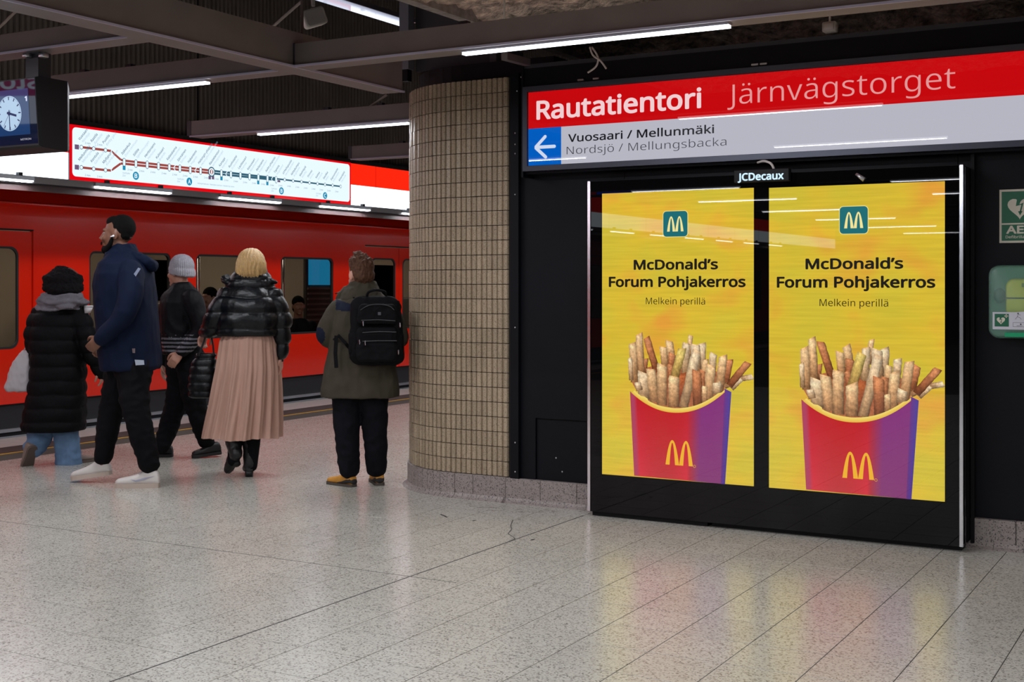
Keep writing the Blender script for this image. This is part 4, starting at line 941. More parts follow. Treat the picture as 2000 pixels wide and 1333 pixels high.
for a, b in W_all:
    if a < Y0+.1 or b > Y1-.1: continue
    f_ = plate('window', rrect(a-.0, zw0, b+.0, zw1, .07), [rrect(a+.022, zw0+.022, b-.022, zw1-.022, .055)], .03, PT, -.008, RUB, tr)
    slab2d('pane', [rrect(a+.01, zw0+.01, b-.01, zw1-.01, .06)], gls, f_, PT, -.026, -.02)
for a, b in D_all:
    if a < Y0+.1 or b > Y1-.1: continue
    for s in (0, 1):
        m_ = (a+b)/2; x0, x1 = (a+.008, m_-.004) if s == 0 else (m_+.004, b-.008)
        wa, wb_ = (x0+.15, x1-.08) if s == 0 else (x0+.08, x1-.15)
        hole = rrect(wa, zw0, wb_, zw1+.02, .09)
        d_ = plate('door', [(x0, .07), (x1, .07), (x1, zd1-.008), (x0, zd1-.008)], [hole], .035, PT, -.016, RED2, tr)
        slab2d('door_pane', [hole], gls, d_, PT, -.04, -.034)
        pr_ = plate('pane_rim', rrect(wa-.0, zw0, wb_, zw1+.02, .09), [rrect(wa+.02, zw0+.02, wb_-.02, zw1, .08)], .02, PT, -.014, RUB, d_)
    sbox('door_header', (TRAIN_X-.03, a, zd1), (TRAIN_X+.003, b, zd1+.012), M['black'], tr)
# inside
INT = mat('interior_cream', srgb(176, 166, 150), .6); SEAT = mat('seat_fabric', srgb(120, 60, 40), .8)
sbox('cabin_floor', (TRAIN_X-2.8, Y0, .0), (TRAIN_X-.05, Y1, .05), mat('cabin_floor', srgb(80, 78, 76), .6), tr)
sbox('cabin_ceiling', (TRAIN_X-2.8, Y0, 2.16), (TRAIN_X-.06, Y1, 2.2), INT, tr)
plate('far_side', [(Y0, .05), (Y1, .05), (Y1, 2.16), (Y0, 2.16)], [rrect(a, zw0, b, zw1, .07) for a, b in W_all if Y0+.1 < a and b < Y1-.1], .04, planeX(TRAIN_X-2.75), 0, INT, tr)
for y_ in [Y0+3+k*3.45 for k in range(12)]:
    o_ = sbox('cabin_lamp', (TRAIN_X-1.6, y_-1.2, 2.13), (TRAIN_X-1.4, y_+1.2, 2.158), lumi('cabin_lamp', 255, 240, 215, 7), tr)
sm = None
for a, b in W_all:
    if a < 2 or b > 22: continue
    for x_ in (-.55, -2.2):
        o_ = bbox('seat', (TRAIN_X+x_-.42, a+.05, .42), (TRAIN_X+x_+.42, a+.5, .52), SEAT, tr, .03)
        bbox('seat_back', (TRAIN_X+x_-.42, a-.05, .5), (TRAIN_X+x_+.42, a+.05, 1.2), mat('seat_shell', srgb(96, 92, 90), .6) if sm is None else sm, o_, .03)
        sm = bpy.data.materials['seat_shell']
for y_ in (8.3, 10.3, 11.7, 13.3): MB().tube([(TRAIN_X-1.1, y_, .05), (TRAIN_X-1.1, y_, 2.15)], .017, 10).build('grab_pole', M['chrome'], tr, True)
# blue screen on the cabin wall seen through the third window
p0 = on_X(607, 557, TRAIN_X-.75); p1 = on_X(651, 506, TRAIN_X-.75)
sc_ = slab2d('cabin_screen', [[(p0.y, p0.z), (p1.y+.02, p0.z), (p1.y+.02, p1.z), (p0.y, p1.z)]], lumi('cab_screen', 30, 122, 168, 1.0), tr, planeX(TRAIN_X-.75), -.04, 0)
b2 = bbox('cabin_partition', (TRAIN_X-.84, p0.y-.05, .05), (TRAIN_X-.79, p1.y+.06, 2.1), mat('partition', srgb(70, 66, 62), .6), tr, .01)
lv = MB()
for k in range(7): z_ = p0.z-.06-k*.07; lv.box((TRAIN_X-.79, p0.y-.03, z_), (TRAIN_X-.765, p1.y+.03, z_+.028))
lv.build('louvre', mat('louvre', srgb(110, 104, 98), .5), tr)
# ------------------------------------------------------------------ people
def bake(name, mb, m, parent, voxel=.008, smooth=3, disp=None, smat=None, factor=.5, colfn=None):
    """merge closed pieces into one continuous skin, relax it, then push it in or out for folds and quilting"""
    me = mb.mesh('t', M['black']); me.materials.clear()
    ob = bpy.data.objects.new('t', me); C.objects.link(ob)
    r = ob.modifiers.new('r', 'REMESH'); r.mode = 'VOXEL'; r.voxel_size = voxel
    s = ob.modifiers.new('s', 'SMOOTH'); s.factor = factor; s.iterations = smooth
    dg = bpy.context.evaluated_depsgraph_get(); ev = ob.evaluated_get(dg); me2 = bpy.data.meshes.new_from_object(ev)
    bpy.data.objects.remove(ob); bpy.data.meshes.remove(me)
    if disp:
        nr = [v.normal.copy() for v in me2.vertices]
        for v, n in zip(me2.vertices, nr): v.co = v.co+n*disp(v.co, n)
    me2.materials.clear(); ms = m if isinstance(m, (list, tuple)) else [m]
    for q in ms: me2.materials.append(q)
    if smat:
        for p in me2.polygons: p.material_index = smat(p.center)
    me2.polygons.foreach_set('use_smooth', [True]*len(me2.polygons))
    o = wloc(parent); me2.transform(Matrix.Translation(-o)); me2.name = name
    return link(name, me2, parent)
class Fig:
    """figure standing at depth D in front of the camera; P(px, py, v) = point at depth D+v"""
    def __init__(s, name, label, px, D, group=None):
        s.D = D; p = on_t(px, HY, D); p.z = 0
        s.root = thing('person', label, 'person', p, group)
    def P(s, px, py, v=0): return on_t(px, py, s.D+v)
def sect(c, ax, ay, rx, ry, n=24, p=2.3):
    out = []
    for i in range(n):
        t = 2*PI*i/n; cx, sx = math.cos(t), math.sin(t)
        out.append(c+ax*(rx*math.copysign(abs(cx)**(2/p), cx))+ay*(ry*math.copysign(abs(sx)**(2/p), sx)))
    return out
def torso(mb, f, rows, p=2.3):
    """rows: (y, x_left, x_right, v_centre, half_depth[, turn]) read from the outline; a real depth for each"""
    rings = []
    rr = []
    for i in range(len(rows)-1):
        a, b = rows[i], rows[i+1]; k = max(1, int(abs(b[0]-a[0])/12))
        for j in range(k):
            t = j/k; rr.append([a[q]+(b[q]-a[q])*t for q in range(5)])
    rr.append(list(rows[-1]))
    for y, xl, xr, v, hd in rr:
        c = f.P((xl+xr)/2, y, v); hw = (xr-xl)/2/F*(f.D+v); rings.append(sect(c, RIGHT, FWD, hw, hd, p=p))
    if rings[0][0].z > rings[-1][0].z: rings.reverse()
    return mb.loft(rings)
def headM(f, px, py, v, ang, pitch=0, roll=0, sc=1.0):
    """ang: facing, 0 = away from the camera, 90 = image left, 180 = towards the camera"""
    a = YAW+math.radians(ang)
    return Matrix.Translation(f.P(px, py, v)) @ Matrix.Rotation(a, 4, 'Z') @ Matrix.Rotation(math.radians(pitch), 4, 'X') @ Matrix.Rotation(math.radians(roll), 4, 'Y') @ Matrix.Scale(sc, 4)
def head(mb, Mh, neck=.15):
    E = lambda c, r: mb.ell(c, r, Mh, 16, 10)
    E((0, -.018, .028), (.076, .094, .092)); E((0, .022, -.02), (.064, .070, .092)); E((0, .042, -.078), (.042, .044, .036)); E((0, .018, -.05), (.058, .058, .052))
    E((0, .070, .028), (.048, .022, .014)); E((0, .082, -.066), (.026, .016, .014)); E((0, .083, -.050), (.024, .014, .008)); E((0, .083, -.1), (.02, .014, .014))
    mb.tube([Mh @ Vector(p) for p in ((0, .083, .018), (0, .100, -.012), (0, .112, -.032))], [.009, .010, .013], 8); E((.010, .094, -.036), (.010, .012, .009)); E((-.010, .094, -.036), (.010, .012, .009))
    for s in (-1, 1):
        E((s*.076, -.008, -.008), (.010, .021, .032)); E((s*.030, .070, -.025), (.024, .022, .022))
    mb.tube([Mh @ Vector((0, -.012, -.05)), Mh @ Vector((0, -.03, -.05-neck))], [.054, .062], 14)
def eyes(Mh, root, iris=(40, 26, 18)):
    w_ = mat('eye_white', srgb(130, 118, 108), .3); d_ = mat('eye_iris', srgb(*iris), .2)
    for s in (-1, 1):
        e_ = MB().ell((s*.030, .0735, .006), (.0115, .0105, .0075), Mh).build('eye', w_, root, True)
        MB().ell((s*.030, .0820, .006), (.0055, .0030, .0055), Mh).build('iris', d_, e_, True)
def hand(mb, wr, d, pn, side=1, curl=.5, L=.085):
    """palm and five separate fingers; d = direction of the fingers, pn = way the palm faces, side = where the thumb is"""
    d = d.normalized(); pn = (pn-d*pn.dot(d)).normalized(); s = d.cross(pn)*side
    rg = []
    for t, w_, th in ((-.02, .026, .022), (0, .028, .020), (.35, .038, .017), (.8, .042, .015), (1.0, .040, .012)): rg.append(sect(wr+d*L*t, s, pn, w_, th, 12))
    mb.loft(rg)
    for k, (o, ln) in enumerate(((.030, .072), (.010, .080), (-.010, .075), (-.029, .060))):
        p = wr+d*(L*.93)+s*o; dd = d.copy(); pts = [wr+d*L*.6+s*o*.8, p]; a = 0
        for q in range(3):
            a += curl*(.7 if q == 0 else .8); dd = d*math.cos(a)+pn*math.sin(a); p = p+dd*ln*(.45, .32, .23)[q]; pts.append(p)
        mb.limb(pts, [.0105, .0100, .0092, .0086, .0078], 8, 2)
    b = wr+d*L*.25+s*.024
    mb.limb([b, b+(d*.6+s*.7+pn*.35).normalized()*.038, b+(d*.6+s*.7+pn*.35).normalized()*.038+(d*.9+s*.2+pn*.5).normalized()*.032, b+(d*.6+s*.7+pn*.35).normalized()*.038+(d*.9+pn*.6).normalized()*.055], [.014, .012, .0105, .009], 8, 2)
def shoe(f, heel, toe, mu, ms, hgt=.09, wk=1.0, sole=.025, toecap=None, name='shoe', ank=None):
    """heel and toe: points on the ground under the foot"""
    d = toe-heel; L = d.length; d.normalize(); s = d.cross(UP)
    s.normalize(); g = s.cross(d)
    up = []
    for t, w_, top in ((.0, .024, .55), (.04, .031, .9), (.12, .035, 1.02), (.28, .036, 1.0), (.40, .037, .86), (.52, .040, .70), (.66, .044, .58), (.8, .044, .50), (.92, .036, .42), (.98, .022, .30)):
        h = hgt*top; up.append(sect(heel+d*L*t+g*(sole*.6+h/2), s, g, w_*wk, h/2, 16, 2.5))
    mb = MB().loft(up); o = bake(name, mb, mu, f.root, .006, 2)
    out = []
    for t, w_ in ((.0, .020), (.02, .030), (.1, .038), (.3, .038), (.45, .040), (.62, .046), (.8, .048), (.92, .040), (.98, .028), (1.0, .014)): out.append((t, w_))
    pl = [heel+d*L*t+s*w_*wk for t, w_ in out]+[heel+d*L*t-s*w_*wk for t, w_ in reversed(out)]
    MB().loft([[p for p in pl], [p+g*sole for p in pl]]).build('sole', ms, o)
    return o, d, s, g, L
def N3(co, s): return noise.noise(co*s)
def folds(amp=.006, s=9, st=.5):
    def fn(co, n):
        q = Vector((co.x*s, co.y*s, co.z*s*st)); a = noise.noise(q); b = noise.noise(q*2.3+Vector((3, 1, 7)))
        return amp*(1-abs(a)*3)*.7+amp*.5*b
    return fn
def quilt(pitch, amp, z0=0, nz=.3, s=14):
    def fn(co, n):
        if abs(n.z) > .8: return 0
        w_ = noise.noise(co*5)*.015*nz*3
        k = abs(math.sin(PI*(co.z-z0+w_)/pitch)); return amp*(k**.55-.7)+amp*.55*noise.noise(co*s)
    return fn
def cloth(*a, **k):
    k.setdefault('spec', .12); return mat(*a, **k)
DK = cloth('dark_trousers', srgb(13, 13, 17), .85, vary=.2, bump=.3, bscale=400, sheen=.0)
def skin(name, r, g, b): 
    m = mat(name, srgb(r, g, b), .5, vary=.08, vscale=30); m.node_tree.nodes['Principled BSDF'].inputs['Subsurface Weight'].default_value = 0; return m

def body(f, Mh, sk, hips, shoulders, arms, legs, name='body', chest=.14):
    """bare figure under the clothes: head, neck, trunk, arms with hands, legs, in one skin"""
    mb = MB(); head(mb, Mh)
    nb = Mh @ Vector((0, -.03, -.18)); sl, sr = shoulders; hl, hr = hips; mid = (sl+sr)/2; hm = (hl+hr)/2
    mb.limb([nb, mid-UP*.05, mid*.5+hm*.5, hm+UP*.05], [.055, chest*.62, chest*.62, chest*.6], 16, 4)
    mb.limb([sl, sr], [.04, .04]); mb.limb([hl, hr], [.06, .06])
    for a in arms:
        mb.limb(a['pts'], [.036, .032, .024], 12, 4)
        hand(mb, a['pts'][-1], a['d'], a['pn'], a.get('side', 1), a.get('curl', .5))
    for l in legs: mb.limb(l, [.058, .042, .026, .024][:len(l)], 14, 4)
    return bake(name, mb, sk, f.root, .0065, 2)

# ---- person with the rucksack, back to the camera
f = Fig('person', 'man seen from behind in an olive parka with dark shoulder patches and mustard shoes', 703, 8.86)
P = f.P
Mh = headM(f, 704, 538, .06, 34, -12, 0, 1.06)
SK5 = skin('skin_pink', 196, 142, 122)
sl, sr = P(650, 612, .0), P(762, 610, .02)
armL = [P(652, 615, .0), P(634, 662, .04), P(672, 628, .22)]; armR = [P(765, 615, .02), P(776, 668, .06), P(720, 632, .24)]
hipL, hipR = P(685, 768, .04), P(722, 768, .04)
lgL = [P(682, 778, .03), P(676, 850, .0), P(682, 925, .02)]; lgR = [P(728, 778, .05), P(732, 850, .03), P(736, 925, .08)]
body(f, Mh, SK5, (hipL, hipR), (sl, sr), [dict(pts=armL, d=P(690, 612, .28)-armL[2], pn=Vector((0, 0, 1)), side=1, curl=.6), dict(pts=armR, d=P(706, 616, .30)-armR[2], pn=Vector((0, 0, 1)), side=-1, curl=.6)], [lgL, lgR])
HB = cloth('hair_brown', srgb(84, 58, 44), .6, vary=.35, vscale=60, bump=.4, bscale=200)
hb_ = MB()
hb_.ell((0, -.028, .042), (.080, .094, .090), Mh, 16, 10); hb_.ell((0, -.045, -.005), (.074, .072, .075), Mh, 14, 8); hb_.ell((0, .02, .088), (.055, .075, .042), Mh); hb_.ell((0, -.005, .112), (.045, .05, .038), Mh)
def hd(co, n):
    l = Mh.inverted() @ co; t = max(0, l.z-.02)/.12
    return .012*noise.noise(Vector((co.x*75, co.y*75, co.z*22)))*(.7+2.0*t)-.001
bake('hair', hb_, HB, f.root, .006, 1, hd)
random.seed(5); tf = MB()
for k in range(60):
    a = random.uniform(0, 2*PI); r = random.uniform(0, .05); p0 = Vector((r*math.cos(a), r*math.sin(a)-.005, .125-r*.4)); tf.tube([Mh @ p0, Mh @ (p0+Vector((random.uniform(-.02, .012), random.uniform(-.014, .014), random.uniform(.018, .04))))], [.006, .001], 5)
tag(tf.build('hair_tuft', HB, f.root, True), kind='stuff')
OLV = cloth('olive_cloth', srgb(66, 61, 51), .8, vary=.12, vscale=12, bump=.35, bscale=300); NVP = cloth('navy_patch', srgb(26, 31, 48), .8, bump=.3, bscale=300)
mb = MB()
torso(mb, f, [(775, 628, 780, .04, .185), (760, 627, 780, .04, .185), (720, 634, 774, .04, .18), (670, 645, 772, .04, .17), (630, 648, 774, .04, .17), (605, 652, 768, .04, .155), (588, 664, 758, .045, .13), (576, 676, 748, .05, .10), (566, 684, 740, .055, .09)], 2.4)
mb.limb([P(664, 606, .02), P(638, 646, .02), P(650, 662, .10), P(676, 632, .24)], [.078, .074, .068, .05], 16, 5)
mb.limb([P(758, 606, .04), P(774, 640, .04), P(776, 664, .10), P(730, 636, .26)], [.075, .070, .064, .05], 16, 5)
def s5(c):
    d = c-O; t = d.dot(FWD); px = CX+F*d.dot(RIGHT)/t; py = HY-F*(c.z-H)/t
    l = (py > 575) and (px-655)*.35+584 < py < 606+(px-655)*.12 and px > 656 and px < 705
    e_ = ((px-622)/13)**2+((py-657)/17)**2 < 1
    return 1 if (l or e_) else 0
fo = folds(.006, 9, .6)
bake('parka', mb, [OLV, NVP], f.root, .008, 4, fo, s5)
mb = MB(); torso(mb, f, [(600, 664, 752, .05, .105), (585, 664, 750, .045, .12), (572, 668, 746, .05, .115), (560, 676, 738, .06, .10), (550, 686, 734, .065, .085)], 2.2)
mb.limb([P(668, 592, .10), P(664, 580, .12), P(676, 568, .14)], [.03, .028, .03]); bake('hood', mb, OLV, f.root, .007, 3, folds(.006, 16, 1))
MB().tube([P(655, 574, .16), P(664, 572, .12), P(676, 570, .08)], [.004, .004, .004]).build('glasses_arm', M['black'], f.root)
mb = MB()
mb.limb([P(680, 762, .03), P(677, 815, .02), P(679, 870, .01), P(682, 915, .03)], [.115, .093, .080, .074], 18, 6); mb.limb([P(727, 762, .05), P(731, 815, .04), P(734, 870, .05), P(735, 913, .08)], [.115, .093, .080, .072], 18, 6); mb.limb([P(680, 750, .03), P(727, 750, .05)], [.11, .11])
bake('trousers', mb, cloth('black_jeans', srgb(16, 16, 22), .85, vary=.3, vscale=20, bump=.3, bscale=300), f.root, .008, 4, folds(.0065, 9, 1.3))
TAN = mat('mustard_suede', srgb(190, 132, 48), .8, vary=.15, vscale=30); SOLE = mat('rubber_sole', srgb(70, 62, 56), .7)
h1 = P(692, 956, .0); h1.z = .0; t1_ = Vector((h1.x, h1.y, 0))+(-RIGHT*.75+FWD*.66).normalized()*.27
o1, d_, s_, g_, L_ = shoe(f, h1, t1_, TAN, SOLE, .085, 1.0, .018)
h2 = P(742, 950, .06); h2.z = .0; t2_ = h2+(-RIGHT*.25+FWD*.95).normalized()*.27
o2, *_ = shoe(f, h2, t2_, TAN, SOLE, .085, 1.0, .018)
for o_, h_, t_ in ((o1, h1, t1_), (o2, h2, t2_)):
    d_ = (t_-h_).normalized(); s_ = d_.cross(UP); mb = MB()
    mb.loft([sect(h_+d_*.27*t+UP*(.018+hh/2), s_, UP, w_, hh/2, 14, 2.4) for t, w_, hh in ((-.005, .026, .035), (.05, .034, .05), (.15, .038, .045), (.35, .040, .02), (.5, .042, .008))]); mb.build('heel_patch', mat('dark_suede', srgb(38, 34, 34), .8), o_, True)
# the rucksack, a thing of its own
BK = cloth('pack_black', srgb(12, 12, 15), .75, vary=.2, vscale=20, bump=.3, bscale=350); ZP = mat('zip_grey', srgb(96, 96, 100), .35, metal=.7)
vb = -.20
bp_ = thing('rucksack', 'black rucksack with two front pockets worn by the man in the olive parka', 'rucksack', P(735, 640, vb))
def padbox(xl, xr, yb, yt, v0, v1, r, tilt=0, taper=0, disp=None, name='pack_body', parent=None, m=BK, voxel=.007, lean=0):
    """soft box between depths v0 (front) and v1 given by outline pixels"""
    mb = MB(); rg = []
    N = 7
    c = P((xl+xr)/2, (yb+yt)/2, (v0+v1)/2); hw = (xr-xl)/2/F*(f.D+v0); hh = (yb-yt)/2/F*(f.D+v0); dep = (v1-v0)/2
    for k, i_ in ((-1, .75), (-.86, .9), (-.6, 1), (.5, 1), (1, .97)):
        pts = rrect(-hw*i_, -hh*i_, hw*i_, hh*i_, r)
        rg.append([c+FWD*(dep*k)+RIGHT*(x*(1-taper*(y/hh)*.5)+lean*y)+UP*y for x, y in pts])
    mb.loft(rg); return bake(name, mb, m, parent or bp_, voxel, 3, disp)
pb = padbox(685, 786, 714, 579, vb-.04, vb+.12, .07, taper=.12, disp=folds(.006, 12, 1), lean=-.03)
padbox(699, 775, 634, 594, vb-.085, vb-.03, .035, taper=.15, disp=folds(.004, 16, 1), name='upper_pocket')
padbox(697, 776, 672, 640, vb-.10, vb-.03, .025, disp=folds(.003, 16, 1), name='middle_pocket')
padbox(696, 776, 707, 667, vb-.115, vb-.03, .035, disp=folds(.004, 16, 1), name='lower_pocket')
padbox(682, 698, 696, 648, vb-.03, vb+.08, .02, disp=folds(.003, 16, 1), name='side_pocket'); padbox(775, 788, 696, 650, vb-.03, vb+.08, .02, name='side_pocket')
for pts in ([(706, 626), (740, 625), (772, 627)], [(708, 650), (740, 648), (774, 649)], [(708, 667), (740, 666), (775, 666)]):
    MB().tube([P(x, y, vb-.093-(.025 if y > 640 else 0)) for x, y in pts], .003, 6, 3).build('zip', ZP, bp_)
for x, y in ((709, 632), (713, 670), (702, 668), (778, 688), (781, 635)): MB().tube([P(x, y-4, vb-.125), P(x+.5, y+5, vb-.127)], [.005, .004], 6).build('zip_pull', M['chrome'], bp_)
MB().tube([P(716, 582, vb+.02), P(720, 571, vb-.0), P(735, 567, vb-.02), P(752, 571, vb-.0), P(755, 582, vb+.02)], .009, 8, 4).build('top_handle', BK, bp_, True)
MB().tube([P(704, 606, vb-.086), P(720, 597, vb-.09), P(740, 595, vb-.092), P(760, 598, vb-.09), P(770, 606, vb-.086)], .0028, 6, 4).build('piping', mat('piping', srgb(52, 52, 58), .5), bp_)
em = planeY(0); MB().loft([[P(x, y, vb-.089) for x, y in ((738, 610), (744, 610), (744, 616), (738, 616))], [P(x, y, vb-.092) for x, y in ((738, 610), (744, 610), (744, 616), (738, 616))]]).build('emblem', mat('emblem', srgb(70, 70, 76), .4), bp_)
def strap(pts, wd, th, name, m, parent):
    """flat webbing along pts (depths included)"""
    pts = [Vector(p) for p in pts]; rg = []
    for i, p in enumerate(pts):
        d = (pts[min(i+1, len(pts)-1)]-pts[max(i-1, 0)]).normalized(); s_ = d.cross(FWD).normalized(); n_ = d.cross(s_)
        rg.append([p+s_*wd/2+n_*th/2, p-s_*wd/2+n_*th/2, p-s_*wd/2-n_*th/2, p+s_*wd/2-n_*th/2])
    return MB().loft(rg).build(name, m, parent)
strap([P(700, 592, -.08), P(690, 588, -.06), P(682, 590, .0), P(676, 600, .08)], .055, .014, 'shoulder_strap', BK, bp_)
strap([P(768, 592, -.08), P(774, 592, -.02), P(776, 604, .06)], .05, .014, 'shoulder_strap', BK, bp_)
strap([P(690, 690, -.12), P(676, 672, -.15), P(661, 656, -.13), P(652, 665, -.08)], .022, .004, 'webbing', BK, bp_)
strap([P(657, 656, -.14), P(655, 690, -.155), P(657, 719, -.16)], .026, .004, 'webbing_end', BK, bp_)

# ---- blonde woman in puffer jacket and long skirt
f = Fig('person', 'blonde woman seen from behind in a black puffer jacket and long dusty pink skirt', 490, 9.3); P = f.P
Mh = headM(f, 491, 522, .04, 8, -4, 0, .98)
SK4 = skin('skin_fair', 200, 150, 132)
sl, sr = P(446, 588, .02), P(532, 586, .02)
armL = [P(440, 590, .02), P(420, 640, .0), P(403, 650, .16)]; armR = [P(538, 592, .02), P(549, 650, .03), P(547, 698, .05)]
lgL = [P(462, 700, .04), P(462, 800, .05), P(458, 868, .03)]; lgR = [P(506, 700, .04), P(498, 800, .04), P(489, 920, .06)]
body(f, Mh, SK4, (P(466, 690, .04), P(506, 690, .04)), (sl, sr), [dict(pts=armL, d=P(396, 662, .2)-armL[2], pn=Vector((0, 0, -1)), side=-1, curl=.9), dict(pts=armR, d=P(549, 722, .06)-armR[2], pn=-RIGHT, side=-1, curl=.45)], [lgL, lgR])
HBL = mat('hair_blonde', srgb(186, 150, 98), .4, vary=.35, vscale=40, stretch=(6, 6, .6), bump=.5, bscale=60)
mb = MB(); mb.ell((0, -.012, .045), (.100, .110, .094), Mh, 20, 12)
rg = []
for z, rx, ry in ((-.085, .094, .080), (-.06, .108, .100), (-.02, .114, .114), (.03, .110, .114), (.07, .095, .1)): rg.append([Mh @ Vector((rx*math.cos(2*PI*i/24), -.018+ry*math.sin(2*PI*i/24)*(1 if math.sin(2*PI*i/24) < 0 else .6), z)) for i in range(24)])
mb.loft(rg)
def hb4(co, n):
    l = Mh.inverted() @ co; a = math.atan2(l.x, -l.y); return .0035*math.sin(a*26+noise.noise(co*14)*5)+.005*noise.noise(Vector((a*7, l.z*3, 0)))
bake('hair', mb, HBL, f.root, .0065, 2, hb4)
PUF = mat('puffer_black', srgb(6, 8, 13), .36, spec=.3, bump=.25, bscale=25, bdist=.02)
mb = MB()
torso(mb, f, [(656, 428, 548, .04, .165), (648, 422, 550, .04, .185), (625, 424, 552, .04, .19), (600, 426, 550, .04, .18), (580, 434, 542, .04, .155), (566, 446, 530, .045, .125), (556, 456, 522, .05, .105)], 2.5)
mb.limb([P(446, 580, .02), P(424, 612, -.02), P(413, 640, .02), P(402, 646, .15)], [.078, .080, .072, .055], 16, 5)
mb.limb([P(534, 582, .02), P(549, 620, .02), P(551, 660, .03), P(548, 696, .05)], [.078, .074, .060, .046], 16, 5)
q4 = quilt(.118, .017, .02, .3, 12)
bake('puffer_jacket', mb, PUF, f.root, .008, 3, q4)
mb = MB(); torso(mb, f, [(572, 446, 534, .05, .12), (560, 440, 538, .055, .125), (549, 446, 534, .055, .118), (538, 452, 528, .055, .108), (527, 460, 521, .06, .095), (521, 463, 518, .06, .085)], 2.3)
mb.limb([P(446, 552, .0), P(438, 546, .03), P(444, 542, .1)], [.022, .026, .024]); mb.limb([P(528, 548, .0), P(538, 552, .02)], [.022, .014])
bake('jacket_collar', mb, PUF, f.root, .007, 2, quilt(.055, .009, .01, .3, 16))
# skirt: open pleated cone, lining inside, hem free
PNK = cloth('skirt_pink', srgb(184, 146, 130), .85, vary=.08, vscale=6, stretch=(3, 3, .3)); 
nt = PNK.node_tree; b_ = nt.nodes['Principled BSDF']; b_.inputs['Alpha'].default_value = .9
LIN = cloth('skirt_lining', srgb(128, 96, 90), .9)
def skirt(name, rows, m, pl, amp, ph=0, n=220):
    rg = []; K = len(rows)
    for k, (y, xl, xr, v, hd_) in enumerate(rows):
        c = P((xl+xr)/2, y, v); hw = (xr-xl)/2/F*(f.D+v); am = amp*(k/(K-1))**.7+.0025
        q = []
        for i in range(n):
            t = 2*PI*i/n; w_ = 1+ (am/hw)*(math.sin(t*pl+ph+1.3*math.sin(t*3+k*.12))+.5*math.sin(t*pl*2.3+1+k*.1)); q.append(c+RIGHT*(hw*w_*math.cos(t))+FWD*(hd_*w_*math.sin(t))+UP*(.006*math.sin(t*5)*(k/(K-1))))
        rg.append(q)
    return MB().loft(rg, cap=False).build(name, m, f.root, True)
def dense(rows, st=10):
    out = []
    for a, b in zip(rows, rows[1:]):
        k = max(1, int(abs(b[0]-a[0])/st)); out += [tuple(a[q]+(b[q]-a[q])*j/k for q in range(5)) for j in range(k)]
    return out+[rows[-1]]
skirt('skirt', dense([(646, 438, 535, .04, .14), (665, 430, 541, .04, .16), (720, 424, 546, .04, .19), (790, 412, 547, .05, .22), (853, 399, 547, .06, .25)]), PNK, 17, .020)
skirt('skirt_lining', dense([(652, 446, 528, .04, .115), (700, 440, 532, .04, .135), (812, 426, 532, .05, .17)]), LIN, 9, .006, 1)
BT = mat('boot_leather', srgb(22, 22, 24), .35, spec=.5, bump=.2, bscale=40)
mb = MB(); mb.limb([P(468, 780, .05), P(461, 850, .05), P(456, 900, .03)], [.07, .055, .045]); mb.limb([P(500, 780, .04), P(495, 850, .04), P(491, 910, .06)], [.07, .055, .045]); bake('tights', mb, DK, f.root, .008, 2)
def boot(ank, top, heel, toe, lift):
    d = (toe-heel).normalized(); s_ = d.cross(UP).normalized(); g_ = s_.cross(d)
    mb = MB(); mb.limb([top, top*.4+ank*.6, ank, heel+g_*.07+d*.04], [.058, .050, .045, .040], 16, 5)
    L = (toe-heel).length
    mb.loft([sect(heel+d*L*t+g_*(.028*(1-t)+hh/2+.006), s_, g_, w_, hh/2, 14, 2.4) for t, w_, hh in ((0, .026, .06), (.08, .034, .095), (.25, .036, .10), (.42, .037, .085), (.6, .041, .062), (.8, .042, .048), (.94, .034, .038), (1.0, .018, .024))])
    o = bake('boot', mb, BT, f.root, .006, 2, folds(.003, 30, .8))
    MB().loft([sect(heel+d*.028-g_*.0, d, s_, .026, .028, 14, 3), sect(heel+d*.03+g_*.05, d, s_, .032, .032, 14, 3)]).build('boot_heel', mat('heel_black', srgb(16, 16, 18), .4), o, True)
hp = P(487, 933, .02); hp.z = .001; boot(P(488, 905, .05), P(489, 866, .06), hp, hp+(FWD*.95-RIGHT*.25).normalized()*.235+UP*.0, 0)
hp = P(466, 912, .0); tp = P(446, 938, .10); tp.z = .004; hp.z = .10; boot(P(461, 888, .0), P(455, 862, .03), hp, tp, 0)
# handbag on her left arm
hbag = thing('handbag', 'black quilted handbag hanging from the blonde woman\'s left arm', 'bag', P(396, 735, .12))
mb = MB(); rg = []
for k, (y, xl, xr, hd_) in enumerate(((778, 374, 414, .04), (774, 369, 419, .06), (750, 369, 421, .075), (715, 373, 422, .06), (694, 382, 422, .035), (690, 384, 421, .025))): rg.append(sect(P((xl+xr)/2, y, .12), RIGHT, FWD, (xr-xl)/2/F*9.42, hd_, 20, 3))
rg.reverse(); mb.loft(rg); bake('bag_body', mb, PUF, hbag, .007, 3, quilt(.062, .011, .0, .2, 14))
for v_ in (.09, .15): MB().tube([P(388, 696, v_), P(398, 668, v_), P(408, 640, v_+.01), P(415, 668, v_), P(418, 696, v_)], .007, 8, 4).build('handle', mat('bag_strap', srgb(24, 24, 28), .45) if v_ == .09 else bpy.data.materials['bag_strap'], hbag, True)

